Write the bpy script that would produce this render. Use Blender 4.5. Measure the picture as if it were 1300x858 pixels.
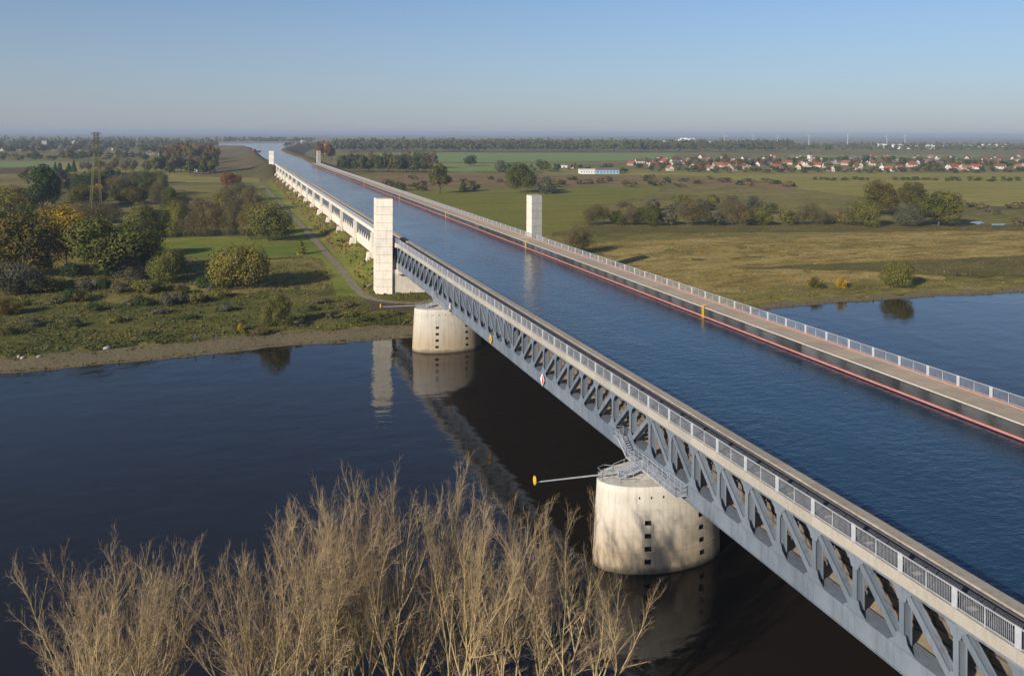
import bpy, bmesh, math, random
import numpy as np
from math import sin, cos, tan, radians as R, pi, sqrt, atan2
from mathutils import Vector, Matrix

for _o in list(bpy.data.objects):
    bpy.data.objects.remove(_o)
SC = bpy.context.scene
COL = SC.collection
random.seed(7)
rng = np.random.default_rng(11)

# ------------------------------------------------------------------ camera
F, PSI, YH, ROLL = 1084.0, R(18.52), 169.0, R(0.25)
CAM = Vector((-49.5, -94.6, 52.0))
cam_d = bpy.data.cameras.new('camera')
cam = bpy.data.objects.new('camera', cam_d)
COL.objects.link(cam)
cam_d.sensor_width = 36.0
cam_d.lens = 36.0 * F / 1300.0
cam_d.shift_y = (YH - 429.0) / 1300.0
cam_d.clip_start = 0.5
cam_d.clip_end = 80000
cam.matrix_world = Matrix.Translation(CAM) @ Matrix.Rotation(-PSI, 4, 'Z') @ Matrix.Rotation(pi / 2, 4, 'X') @ Matrix.Rotation(ROLL, 4, 'Z')
SC.camera = cam

# ------------------------------------------------------------------ sky, sun, exposure
SUN_EL = R(22)
SUN_AZ = R(180 + 58.8)          # compass style, clockwise from +Y: where the sun stands
world = bpy.data.worlds.new('World')
SC.world = world
world.use_nodes = True
wn = world.node_tree.nodes
wl = world.node_tree.links
bg = wn['Background']
sky = wn.new('ShaderNodeTexSky')
sky.sky_type = 'NISHITA'
sky.sun_disc = False
sky.sun_elevation = SUN_EL
sky.sun_rotation = SUN_AZ
sky.altitude = 60
sky.air_density = 0.85
sky.dust_density = 0.35
sky.ozone_density = 4.0
# a grey-mauve smog layer all round the horizon, thinning out with height
_tc = wn.new('ShaderNodeTexCoord'); _sp = wn.new('ShaderNodeSeparateXYZ'); wl.new(_tc.outputs['Generated'], _sp.inputs[0])
_cr = wn.new('ShaderNodeValToRGB'); wl.new(_sp.outputs['Z'], _cr.inputs[0])
_e = _cr.color_ramp.elements
_e[0].position = 0.0; _e[0].color = (0.75, 0.75, 0.75, 1)
_e[1].position = 0.21; _e[1].color = (0, 0, 0, 1)
_m = _e.new(0.06); _m.color = (0.5, 0.5, 0.5, 1)
_mx = wn.new('ShaderNodeMix'); _mx.data_type = 'RGBA'
wl.new(_cr.outputs[0], _mx.inputs[0]); wl.new(sky.outputs[0], _mx.inputs[6])
_mx.inputs[7].default_value = (3.0, 3.2, 4.0, 1)
wl.new(_mx.outputs[2], bg.inputs[0])
bg.inputs[1].default_value = 0.088
sun_d = bpy.data.lights.new('sun', 'SUN')
sun_d.energy = 5.0
sun_d.angle = R(0.5)
sun_d.color = (1.0, 0.90, 0.76)
sun = bpy.data.objects.new('sun', sun_d)
COL.objects.link(sun)
sun_dir = Vector((sin(SUN_AZ) * cos(SUN_EL), cos(SUN_AZ) * cos(SUN_EL), sin(SUN_EL)))
sun.rotation_euler = sun_dir.to_track_quat('Z', 'Y').to_euler()
sun.location = sun_dir * 300 + Vector((0, 0, 50))
SC.view_settings.view_transform = 'Standard'
SC.view_settings.look = 'None'
SC.view_settings.exposure = 0.33
SC.view_settings.gamma = 1.0
SC.cycles.use_denoising = True
SC.cycles.max_bounces = 6
SC.cycles.diffuse_bounces = 2
SC.cycles.glossy_bounces = 3
SC.cycles.transmission_bounces = 2
SC.cycles.volume_bounces = 0
SC.cycles.transparent_max_bounces = 4
SC.cycles.caustics_reflective = False
SC.cycles.caustics_refractive = False

# ------------------------------------------------------------------ helpers
def ray(px, py):
    a, b = px - 650.0, py - YH
    cr, sr = cos(ROLL), sin(ROLL)
    a, b = a * cr + b * sr, -a * sr + b * cr
    u, v = a / F, -b / F
    c, s = cos(PSI), sin(PSI)
    return Vector((u * c + s, c - u * s, v))

def at(px, py, Z=0.0):
    d = ray(px, py)
    return CAM + d * ((Z - CAM.z) / d.z)

def on_plane_y(px, py, Y):
    d = ray(px, py)
    return CAM + d * ((Y - CAM.y) / d.y)

def depth(p):
    return (p.x - CAM.x) * sin(PSI) + (p.y - CAM.y) * cos(PSI)

def smooth(t):
    t = max(0.0, min(1.0, t))
    return t * t * (3 - 2 * t)

SHORE_PTS = [at(*q) for q in ((0, 474), (130, 463), (250, 451), (340, 441), (440, 434), (520, 428), (985, 391), (1080, 383), (1190, 376), (1300, 371))]
_sx = [-30000, -400] + [p.x for p in SHORE_PTS] + [420, 900, 30000]
_sy = [105, 108] + [p.y for p in SHORE_PTS] + [112, 90, 60]

def shore(x):
    return float(np.interp(x, _sx, _sy)) + 0.7 * sin(x * 0.23) * sin(x * 0.071 + 1) + 0.35 * sin(x * 0.9)

def near_shore(x):
    return -23.0 - 0.06 * x - 1.6 * max(0.0, x) + 1.2 * sin(x * 0.11) + 0.5 * sin(x * 0.43)

def ground_z(x, y):
    d = y - shore(x)
    if d >= 0:
        if d < 8: z = 0.0 + 1.5 * smooth(d / 8) + 0.02
        elif d < 45: z = 1.5 + 1.1 * (d - 8) / 37
        elif d < 100: z = 2.6 + 2.4 * smooth((d - 45) / 55)
        else: z = 5.0
        w = smooth((30 - abs(x - 21.9)) / 8) * smooth((y - 172) / 30) * (1 if y < 1000 else 0)
        return z + 2.8 * w
    e = near_shore(x) - y
    if e >= 0:
        return 2.4 * smooth(e / 9) + 0.02
    return -2.5 * smooth(min(-d, -e) / 6)

def at_ground(px, py):
    z = 4.0
    for _ in range(6):
        p = at(px, py, z)
        z = ground_z(p.x, p.y)
    return Vector((p.x, p.y, z))

class MB:
    def __init__(self):
        self.v, self.f, self.m = [], [], []
    def add(self, vs, fs, mi=0):
        o = len(self.v)
        self.v += [tuple(p) for p in vs]
        self.f += [tuple(i + o for i in f) for f in fs]
        self.m += [mi] * len(fs)
        return self
    def hexa(self, p, mi=0):       # p: four bottom (ccw from above), four top
        return self.add(p, [(3, 2, 1, 0), (4, 5, 6, 7), (0, 1, 5, 4), (1, 2, 6, 5), (2, 3, 7, 6), (3, 0, 4, 7)], mi)
    def box(self, x0, x1, y0, y1, z0, z1, mi=0):
        return self.hexa([(x0, y0, z0), (x1, y0, z0), (x1, y1, z0), (x0, y1, z0), (x0, y0, z1), (x1, y0, z1), (x1, y1, z1), (x0, y1, z1)], mi)
    def prism(self, poly, z0, z1, mi=0, top=None):
        n = len(poly)
        tp = top or poly
        vs = [(x, y, z0) for x, y in poly] + [(x, y, z1) for x, y in tp]
        fs = [tuple(range(n - 1, -1, -1)), tuple(range(n, 2 * n))] + [(i, (i + 1) % n, n + (i + 1) % n, n + i) for i in range(n)]
        return self.add(vs, fs, mi)
    def prism_x(self, poly, x0, x1, mi=0):     # poly of (y, z), extruded along x
        n = len(poly)
        vs = [(x0, y, z) for y, z in poly] + [(x1, y, z) for y, z in poly]
        fs = [tuple(range(n)), tuple(range(2 * n - 1, n - 1, -1))] + [((i + 1) % n, i, n + i, n + (i + 1) % n) for i in range(n)]
        return self.add(vs, fs, mi)
    def prism_y(self, poly, y0, y1, mi=0):     # poly of (x, z), extruded along y
        n = len(poly)
        vs = [(x, y0, z) for x, z in poly] + [(x, y1, z) for x, z in poly]
        fs = [tuple(range(n)), tuple(range(2 * n - 1, n - 1, -1))] + [((i + 1) % n, i, n + i, n + (i + 1) % n) for i in range(n)]
        return self.add(vs, fs, mi)
    def bar(self, p, q, r, r2=None, n=4, mi=0, cap=True):
        p, q = Vector(p), Vector(q)
        d = (q - p)
        if d.length < 1e-6: return self
        d.normalize()
        a = d.cross(Vector((0, 0, 1)))
        if a.length < 1e-3: a = Vector((1, 0, 0))
        a.normalize()
        b = d.cross(a)
        r2 = r if r2 is None else r2
        off = pi / n
        vs = [p + (a * cos(off + 2 * pi * i / n) + b * sin(off + 2 * pi * i / n)) * r for i in range(n)]
        vs += [q + (a * cos(off + 2 * pi * i / n) + b * sin(off + 2 * pi * i / n)) * r2 for i in range(n)]
        fs = [(i, (i + 1) % n, n + (i + 1) % n, n + i) for i in range(n)]
        if cap: fs += [tuple(range(n - 1, -1, -1)), tuple(range(n, 2 * n))]
        return self.add(vs, fs, mi)
    def mesh(self, name, mats, smooth_=False):
        me = bpy.data.meshes.new(name)
        me.from_pydata(self.v, [], self.f)
        for m in (mats if isinstance(mats, (list, tuple)) else [mats]): me.materials.append(m)
        if any(self.m): me.polygons.foreach_set('material_index', self.m)
        if smooth_: me.polygons.foreach_set('use_smooth', [True] * len(self.f))
        me.update()
        return me
    def build(self, name, mats, parent=None, smooth_=False, kind=None):
        return link(name, self.mesh(name, mats, smooth_), parent, kind)

def link(name, me, parent=None, kind=None, loc=None):
    o = bpy.data.objects.new(name, me)
    COL.objects.link(o)
    if parent is not None: o.parent = parent
    if kind: o['kind'] = kind
    if loc is not None: o.location = loc
    return o

def fix_normals(o):
    bm = bmesh.new()
    bm.from_mesh(o.data)
    bmesh.ops.recalc_face_normals(bm, faces=bm.faces)
    bm.to_mesh(o.data)
    bm.free()
    return o

def tag(o, label, cat, group=None):
    o['label'] = label
    o['category'] = cat
    if group: o['group'] = group
    return o

def thing(name, label, cat, loc=(0, 0, 0), rz=0.0, group=None):
    o = bpy.data.objects.new(name, None)
    COL.objects.link(o)
    o.location = loc
    o.rotation_euler = (0, 0, rz)
    o.empty_display_size = 0.5
    return tag(o, label, cat, group)

def copy_tree(o, parent=None):
    c = o.copy()
    COL.objects.link(c)
    if parent is not None: c.parent = parent
    for ch in list(o.children): copy_tree(ch, c)
    return c

# ------------------------------------------------------------------ materials
def new_mat(name):
    m = bpy.data.materials.new(name)
    m.use_nodes = True
    nt = m.node_tree
    return m, nt, nt.nodes['Principled BSDF']

def noise(nt, scale, detail=4, rough=0.6, stretch=None, coord='Object', src=None):
    tc = nt.nodes.new('ShaderNodeTexCoord')
    mp = nt.nodes.new('ShaderNodeMapping')
    nt.links.new(tc.outputs[coord], mp.inputs[0])
    if stretch: mp.inputs['Scale'].default_value = stretch
    n = nt.nodes.new('ShaderNodeTexNoise')
    n.inputs['Scale'].default_value = scale
    n.inputs['Detail'].default_value = detail
    n.inputs['Roughness'].default_value = rough
    nt.links.new(mp.outputs[0], n.inputs['Vector'])
    return n.outputs['Fac']

def ramp(nt, fac, stops):
    r = nt.nodes.new('ShaderNodeValToRGB')
    e = r.color_ramp.elements
    while len(e) < len(stops): e.new(0.5)
    for i, (p, c) in enumerate(stops):
        e[i].position = p
        e[i].color = (c[0], c[1], c[2], 1)
    nt.links.new(fac, r.inputs[0])
    return r.outputs[0]

def mix(nt, fac, a, b, mode='MIX'):
    n = nt.nodes.new('ShaderNodeMix')
    n.data_type = 'RGBA'
    n.blend_type = mode
    for sock, val in ((0, fac), (6, a), (7, b)):
        if hasattr(val, 'links') or hasattr(val, 'is_linked'): nt.links.new(val, n.inputs[sock])
        elif sock == 0: n.inputs[0].default_value = val
        else: n.inputs[sock].default_value = (val[0], val[1], val[2], 1)
    return n.outputs[2]

def bump(nt, bs, fac, strength, dist=0.1):
    b = nt.nodes.new('ShaderNodeBump')
    b.inputs['Strength'].default_value = strength
    b.inputs['Distance'].default_value = dist
    nt.links.new(fac, b.inputs['Height'])
    nt.links.new(b.outputs[0], bs.inputs['Normal'])

def simple(name, c1, c2=None, scale=1.0, rough=0.7, stretch=None, lo=0.35, hi=0.65, metal=0.0, bumps=0.0, spec=0.3, detail=4, rnd=0.0):
    m, nt, bs = new_mat(name)
    bs.inputs['Roughness'].default_value = rough
    bs.inputs['Metallic'].default_value = metal
    bs.inputs['Specular IOR Level'].default_value = spec
    if c2 is None:
        c2 = tuple(v * 0.75 for v in c1)
    f = noise(nt, scale, detail, 0.6, stretch)
    col = ramp(nt, f, [(lo, c1), (hi, c2)])
    if rnd:
        oi = nt.nodes.new('ShaderNodeObjectInfo')
        col = mix(nt, 1.0, col, ramp(nt, oi.outputs['Random'], [(0, (1 - rnd,) * 3), (1, (1 + rnd,) * 3)]), 'MULTIPLY')
    nt.links.new(col, bs.inputs['Base Color'])
    if bumps: bump(nt, bs, f, bumps)
    return m

def concrete(name, base, stain, streak=0.5, tide=None, warm=None, sscale=1.3):
    m, nt, bs = new_mat(name)
    bs.inputs['Roughness'].default_value = 0.85
    bs.inputs['Specular IOR Level'].default_value = 0.2
    f1 = noise(nt, 0.5, 5, 0.65)
    f2 = noise(nt, sscale, 6, 0.68, (1.0, 1.0, 0.07))
    f3 = noise(nt, 9.0, 3, 0.6)
    col = ramp(nt, f1, [(0.35, base), (0.7, tuple(v * 0.82 for v in base))])
    if tide:
        tc = nt.nodes.new('ShaderNodeTexCoord')
        sp = nt.nodes.new('ShaderNodeSeparateXYZ')
        nt.links.new(tc.outputs['Object'], sp.inputs[0])
        ad = nt.nodes.new('ShaderNodeMath'); ad.operation = 'MULTIPLY_ADD'
        nt.links.new(f1, ad.inputs[0]); ad.inputs[1].default_value = 1.6
        nt.links.new(sp.outputs['Z'], ad.inputs[2])
        mr = nt.nodes.new('ShaderNodeMapRange')
        mr.inputs['From Min'].default_value = tide[0]; mr.inputs['From Max'].default_value = tide[1]
        mr.inputs['To Min'].default_value = 1.0; mr.inputs['To Max'].default_value = 0.0
        nt.links.new(ad.outputs[0], mr.inputs['Value'])
        col = mix(nt, mr.outputs[0], col, warm)
        wl_ = nt.nodes.new('ShaderNodeMapRange')
        wl_.inputs['From Min'].default_value = 1.0; wl_.inputs['From Max'].default_value = 1.6
        wl_.inputs['To Min'].default_value = 0.8; wl_.inputs['To Max'].default_value = 0.0
        nt.links.new(ad.outputs[0], wl_.inputs['Value'])
        col = mix(nt, wl_.outputs[0], col, (0.10, 0.085, 0.05))
    sf = ramp(nt, f2, [(0.48, (0, 0, 0)), (0.72, (1, 1, 1))])
    ml = nt.nodes.new('ShaderNodeMath'); ml.operation = 'MULTIPLY'
    nt.links.new(sf, ml.inputs[0]); ml.inputs[1].default_value = streak
    col = mix(nt, ml.outputs[0], col, stain)
    col = mix(nt, 0.25, col, ramp(nt, f3, [(0.3, (0.6, 0.6, 0.6)), (0.7, (1, 1, 1))]), 'MULTIPLY')
    oi = nt.nodes.new('ShaderNodeObjectInfo')
    col = mix(nt, 1.0, col, ramp(nt, oi.outputs['Random'], [(0, (0.9, 0.9, 0.9)), (1, (1.08, 1.07, 1.05))]), 'MULTIPLY')
    nt.links.new(col, bs.inputs['Base Color'])
    bump(nt, bs, f3, 0.15, 0.03)
    return m

def leafy(name, cols, trans=0.15, scale=0.35):
    m, nt, bs = new_mat(name)
    bs.inputs['Roughness'].default_value = 0.75
    bs.inputs['Specular IOR Level'].default_value = 0.15
    f = noise(nt, scale, 3, 0.6)
    n = len(cols)
    col = ramp(nt, f, [(0.3 + 0.4 * i / max(1, n - 1), c) for i, c in enumerate(cols)])
    f2 = noise(nt, 2.6, 2, 0.5)
    col = mix(nt, 0.4, col, ramp(nt, f2, [(0.3, (0.6, 0.6, 0.55)), (0.7, (1.25, 1.2, 1.05))]), 'MULTIPLY')
    oi = nt.nodes.new('ShaderNodeObjectInfo')
    col = mix(nt, 1.0, col, ramp(nt, oi.outputs['Random'], [(0.0, (0.8, 0.85, 0.8)), (0.5, (1, 1, 1)), (1.0, (1.25, 1.12, 0.95))]), 'MULTIPLY')
    nt.links.new(col, bs.inputs['Base Color'])
    if trans:
        tr = nt.nodes.new('ShaderNodeBsdfTranslucent')
        nt.links.new(col, tr.inputs[0])
        ms = nt.nodes.new('ShaderNodeMixShader')
        ms.inputs[0].default_value = trans
        nt.links.new(bs.outputs[0], ms.inputs[1])
        nt.links.new(tr.outputs[0], ms.inputs[2])
        nt.links.new(ms.outputs[0], nt.nodes['Material Output'].inputs[0])
    return m

def grassy(name, cols, scales=(0.02, 0.12, 0.9), stretch=(1, 1, 1), bumps=0.5, contrast=0.6, pos=(0.32, 0.68)):
    m, nt, bs = new_mat(name)
    bs.inputs['Roughness'].default_value = 0.95
    bs.inputs['Specular IOR Level'].default_value = 0.05
    fa = noise(nt, scales[0], 4, 0.6, stretch)
    fb = noise(nt, scales[1], 5, 0.7, stretch)
    fc = noise(nt, scales[2], 4, 0.7)
    av = nt.nodes.new('ShaderNodeMath'); av.operation = 'MULTIPLY_ADD'
    nt.links.new(fb, av.inputs[0]); av.inputs[1].default_value = 0.55
    hb = nt.nodes.new('ShaderNodeMath'); hb.operation = 'MULTIPLY'
    nt.links.new(fa, hb.inputs[0]); hb.inputs[1].default_value = 0.45
    nt.links.new(hb.outputs[0], av.inputs[2])
    n = len(cols)
    col = ramp(nt, av.outputs[0], [(pos[0] + (pos[1] - pos[0]) * i / (n - 1), c) for i, c in enumerate(cols)])
    col = mix(nt, contrast, col, ramp(nt, fc, [(0.3, (0.4, 0.4, 0.4)), (0.7, (1.4, 1.4, 1.4))]), 'MULTIPLY')
    nt.links.new(col, bs.inputs['Base Color'])
    if bumps: bump(nt, bs, fc, bumps, 0.4)
    return m

def water_mat(name, base, rough, waves, dist, patch=None):
    m, nt, bs = new_mat(name)
    bs.inputs['Base Color'].default_value = (*base, 1)
    bs.inputs['Roughness'].default_value = rough
    bs.inputs['IOR'].default_value = 1.333
    bs.inputs['Specular IOR Level'].default_value = 0.5
    total = None
    for sc, st, w in waves:
        f = noise(nt, sc, 3, 0.55, st)
        mu = nt.nodes.new('ShaderNodeMath'); mu.operation = 'MULTIPLY'
        nt.links.new(f, mu.inputs[0]); mu.inputs[1].default_value = w
        if total is None: total = mu.outputs[0]
        else:
            ad = nt.nodes.new('ShaderNodeMath'); ad.operation = 'ADD'
            nt.links.new(total, ad.inputs[0]); nt.links.new(mu.outputs[0], ad.inputs[1])
            total = ad.outputs[0]
    if patch:
        pf = ramp(nt, noise(nt, patch, 3, 0.6, (1, 0.45, 1)), [(0.35, (0.45, 0.45, 0.45)), (0.65, (1.2, 1.2, 1.2))])
        mu = nt.nodes.new('ShaderNodeMath'); mu.operation = 'MULTIPLY'
        nt.links.new(total, mu.inputs[0]); nt.links.new(pf, mu.inputs[1])
        total = mu.outputs[0]
    bump(nt, bs, total, 1.0, dist)
    return m

MAT = {}
def steel_mat():
    m, nt, bs = new_mat('blue_grey_paint')
    bs.inputs['Roughness'].default_value = 0.5
    bs.inputs['Specular IOR Level'].default_value = 0.35
    f1 = noise(nt, 0.35, 4, 0.6)
    f2 = noise(nt, 1.6, 5, 0.65, (1, 1, 0.09))
    f3 = noise(nt, 0.9, 6, 0.75)
    c = ramp(nt, f1, [(0.3, (0.175, 0.212, 0.262)), (0.7, (0.130, 0.158, 0.195))])
    g = ramp(nt, f2, [(0.5, (1, 1, 1)), (0.75, (0.62, 0.60, 0.57))])
    c = mix(nt, 1.0, c, g, 'MULTIPLY')
    r = ramp(nt, f3, [(0.66, (0, 0, 0)), (0.76, (0.55, 0.55, 0.55))])
    c = mix(nt, r, c, (0.13, 0.105, 0.085))
    oi = nt.nodes.new('ShaderNodeObjectInfo')
    c = mix(nt, 1.0, c, ramp(nt, oi.outputs['Random'], [(0, (0.86, 0.87, 0.88)), (1, (1.12, 1.1, 1.08))]), 'MULTIPLY')
    nt.links.new(c, bs.inputs['Base Color'])
    bump(nt, bs, f3, 0.12, 0.02)
    return m
MAT['steel'] = steel_mat()
MAT['steel_dark_and_shade'] = simple('dark_steel_and_shade', (0.05, 0.055, 0.065), (0.03, 0.032, 0.04), 2.0, 0.5)  # also carries the painted recess shade of the foreland upper wall
MAT['galv'] = simple('galvanised_rail', (0.42, 0.44, 0.475), (0.31, 0.335, 0.37), 1.2, 0.5, spec=0.35)
MAT['grating'] = simple('grating_and_gap_shade', (0.10, 0.10, 0.11), (0.06, 0.06, 0.07), 4.0, 0.6)
MAT['coping'] = concrete('coping_concrete', (0.42, 0.365, 0.29), (0.19, 0.155, 0.115), 0.6)
MAT['slab'] = concrete('slab_concrete', (0.43, 0.40, 0.35), (0.22, 0.19, 0.15), 0.35)
MAT['walk'] = concrete('walkway_concrete', (0.46, 0.375, 0.28), (0.30, 0.225, 0.15), 0.45)
MAT['trough'] = concrete('dusty_trough_wall', (0.19, 0.155, 0.12), (0.07, 0.055, 0.045), 0.6)
MAT['white_conc'] = concrete('pale_concrete', (0.76, 0.71, 0.62), (0.34, 0.29, 0.22), 0.45)
MAT['pier'] = concrete('river_pier_concrete', (0.60, 0.565, 0.50), (0.20, 0.175, 0.135), 0.5, (2.5, 8.5), (0.43, 0.345, 0.245), 1.9)
MAT['pink'] = simple('pink_rubbing_rail', (0.60, 0.25, 0.21), (0.50, 0.19, 0.16), 0.8, 0.5)
MAT['salmon'] = simple('salmon_kerb', (0.50, 0.25, 0.19), (0.42, 0.22, 0.17), 1.5, 0.7)
MAT['pale_edge'] = simple('pale_edge_angle', (0.62, 0.57, 0.46), (0.5, 0.46, 0.38), 2.0, 0.6)
MAT['yellow'] = simple('yellow_paint', (0.72, 0.46, 0.03), (0.62, 0.38, 0.03), 2.0, 0.5)
MAT['white'] = simple('white_paint', (0.8, 0.8, 0.78), (0.7, 0.7, 0.68), 1.0, 0.5)
MAT['red'] = simple('red_paint', (0.55, 0.05, 0.04), (0.45, 0.04, 0.035), 1.0, 0.5)
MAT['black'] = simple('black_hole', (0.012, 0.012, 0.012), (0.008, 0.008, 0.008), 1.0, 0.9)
def fender_mat():
    m, nt, bs = new_mat('dark_fender_wall')
    bs.inputs['Roughness'].default_value = 0.6
    f = noise(nt, 1.2, 6, 0.75, (1, 0.12, 1.6))
    f2 = noise(nt, 0.25, 3, 0.5)
    c = ramp(nt, f, [(0.35, (0.012, 0.013, 0.016)), (0.55, (0.035, 0.037, 0.042)), (0.75, (0.10, 0.10, 0.105))])
    c = mix(nt, ramp(nt, f2, [(0.45, (0, 0, 0)), (0.7, (0.35, 0.35, 0.35))]), c, (0.13, 0.13, 0.13))
    oi = nt.nodes.new('ShaderNodeObjectInfo')
    c = mix(nt, 1.0, c, ramp(nt, oi.outputs['Random'], [(0, (0.6, 0.6, 0.62)), (1, (1.5, 1.5, 1.5))]), 'MULTIPLY')
    nt.links.new(c, bs.inputs['Base Color'])
    return m
MAT['fender'] = fender_mat()
MAT['river'] = water_mat('river_water', (0.013, 0.010, 0.007), 0.05, [(0.9, (1, 1, 1), 0.05), (0.12, (1, 1.4, 1), 0.35), (3.0, (1, 1, 1), 0.008)], 0.35, 0.03)
MAT['canal'] = water_mat('canal_water', (0.011, 0.036, 0.066), 0.07, [(0.9, (0.6, 1.0, 1), 0.42), (2.4, (0.7, 1, 1), 0.17), (0.09, (1, 1, 1), 0.7), (6.0, (1, 1, 1), 0.025)], 0.25, 0.035)
MAT['bark'] = simple('tree_bark', (0.11, 0.085, 0.06), (0.06, 0.045, 0.035), 2.0, 0.9)
MAT['twig'] = None
def twig_mat(cols=((0.30, 0.225, 0.125), (0.40, 0.31, 0.18), (0.33, 0.29, 0.10)), nm='bare_willow_bark'):
    m, nt, bs = new_mat(nm)
    bs.inputs['Roughness'].default_value = 0.75
    bs.inputs['Specular IOR Level'].default_value = 0.2
    f = noise(nt, 0.7, 4, 0.6)
    c = ramp(nt, f, [(0.3, cols[0]), (0.55, cols[1]), (0.72, cols[2])])
    oi = nt.nodes.new('ShaderNodeObjectInfo')
    c = mix(nt, 1.0, c, ramp(nt, oi.outputs['Random'], [(0, (0.75, 0.72, 0.7)), (1, (1.15, 1.12, 1.05))]), 'MULTIPLY')
    nt.links.new(c, bs.inputs['Base Color'])
    return m
MAT['twig'] = twig_mat()
MAT['fine_twig'] = twig_mat(((0.22, 0.165, 0.105), (0.33, 0.25, 0.16), (0.25, 0.195, 0.13)), 'fine_twigs')
LEAF = {
    'oak': leafy('oak_leaves', [(0.045, 0.062, 0.013), (0.080, 0.094, 0.018), (0.125, 0.12, 0.024)]),
    'autumn': leafy('autumn_leaves', [(0.05, 0.055, 0.016), (0.105, 0.09, 0.02), (0.165, 0.115, 0.02)]),
    'yellow': leafy('yellow_leaves', [(0.20, 0.13, 0.015), (0.42, 0.27, 0.02), (0.50, 0.32, 0.03)]),
    'willow': leafy('willow_leaves', [(0.085, 0.092, 0.022), (0.145, 0.142, 0.034), (0.205, 0.185, 0.045)]),
    'green': leafy('dark_green_leaves', [(0.028, 0.052, 0.016), (0.046, 0.074, 0.02), (0.068, 0.09, 0.025)]),
    'brown': leafy('brown_twiggy_leaves', [(0.085, 0.075, 0.036), (0.13, 0.112, 0.052), (0.175, 0.147, 0.064)]),
    'rust': leafy('rust_leaves', [(0.12, 0.06, 0.022), (0.19, 0.095, 0.03), (0.17, 0.11, 0.04)]),
    'grey': leafy('grey_willow_leaves', [(0.075, 0.078, 0.05), (0.11, 0.11, 0.07), (0.15, 0.14, 0.09)]),
}
GR = {
    'ground': grassy('rough_pasture', [(0.085, 0.085, 0.024), (0.15, 0.135, 0.036), (0.22, 0.18, 0.058), (0.27, 0.21, 0.085)], (0.006, 0.03, 0.25), (1, 1.8, 1)),
    'scrub': grassy('scrub_ground', [(0.055, 0.062, 0.017), (0.09, 0.095, 0.025), (0.135, 0.122, 0.035), (0.20, 0.155, 0.06)], (0.05, 0.2, 1.2), (1, 1.5, 1)),
    'dry': grassy('dry_meadow', [(0.09, 0.075, 0.02), (0.20, 0.15, 0.04), (0.32, 0.235, 0.075), (0.40, 0.30, 0.115)], (0.03, 0.10, 0.9), (1, 3.2, 1), 0.6, 0.85, pos=(0.33, 0.62)),
    'lawn': grassy('green_meadow', [(0.095, 0.135, 0.022), (0.14, 0.17, 0.03), (0.21, 0.205, 0.042), (0.26, 0.23, 0.055)], (0.02, 0.07, 0.8), (1, 1.6, 1), 0.3, 0.35, (0.35, 0.7)),
    'green': grassy('grazed_green_meadow', [(0.12, 0.13, 0.022), (0.17, 0.165, 0.03), (0.235, 0.20, 0.045)], (0.008, 0.03, 0.4), (1, 2.5, 1), 0.2, 0.3),
    'crop': grassy('winter_crop_field', [(0.13, 0.20, 0.055), (0.18, 0.24, 0.07), (0.21, 0.22, 0.07)], (0.004, 0.02, 0.3), (1, 3, 1), 0.1, 0.2),
    'brown': grassy('brown_reed_strip', [(0.10, 0.08, 0.03), (0.21, 0.145, 0.06), (0.32, 0.22, 0.11)], (0.008, 0.05, 0.5), (1, 4, 1), 0.4, 0.5),
    'dark': grassy('dark_wet_meadow', [(0.08, 0.072, 0.021), (0.125, 0.105, 0.033), (0.19, 0.145, 0.055)], (0.02, 0.1, 0.9), (1, 3, 1), 0.4, 0.5),
    'plough': grassy('ploughed_field', [(0.09, 0.065, 0.04), (0.12, 0.085, 0.05)], (0.01, 0.05, 0.5), (1, 3, 1), 0.2, 0.3),
    'yellowish': grassy('yellow_green_meadow', [(0.18, 0.165, 0.035), (0.25, 0.215, 0.05), (0.32, 0.265, 0.075)], (0.006, 0.02, 0.3), (1, 3, 1), 0.2, 0.35),
    'bank': grassy('canal_bank_grass', [(0.075, 0.075, 0.025), (0.125, 0.095, 0.042), (0.16, 0.115, 0.055)], (0.01, 0.05, 0.4), (1, 1, 1), 0.3, 0.4),
    'gravel': simple('river_gravel', (0.18, 0.145, 0.085), (0.09, 0.072, 0.042), 1.8, 0.95, detail=6, bumps=0.6, spec=0.1),
    'road': simple('gravel_road', (0.25, 0.21, 0.15), (0.15, 0.13, 0.08), 0.7, 0.95, detail=6, bumps=0.3, spec=0.1),
    'soil': simple('dark_soil', (0.105, 0.075, 0.06), (0.07, 0.05, 0.04), 0.8, 0.95, detail=6, bumps=0.4, spec=0.1),
}

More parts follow.
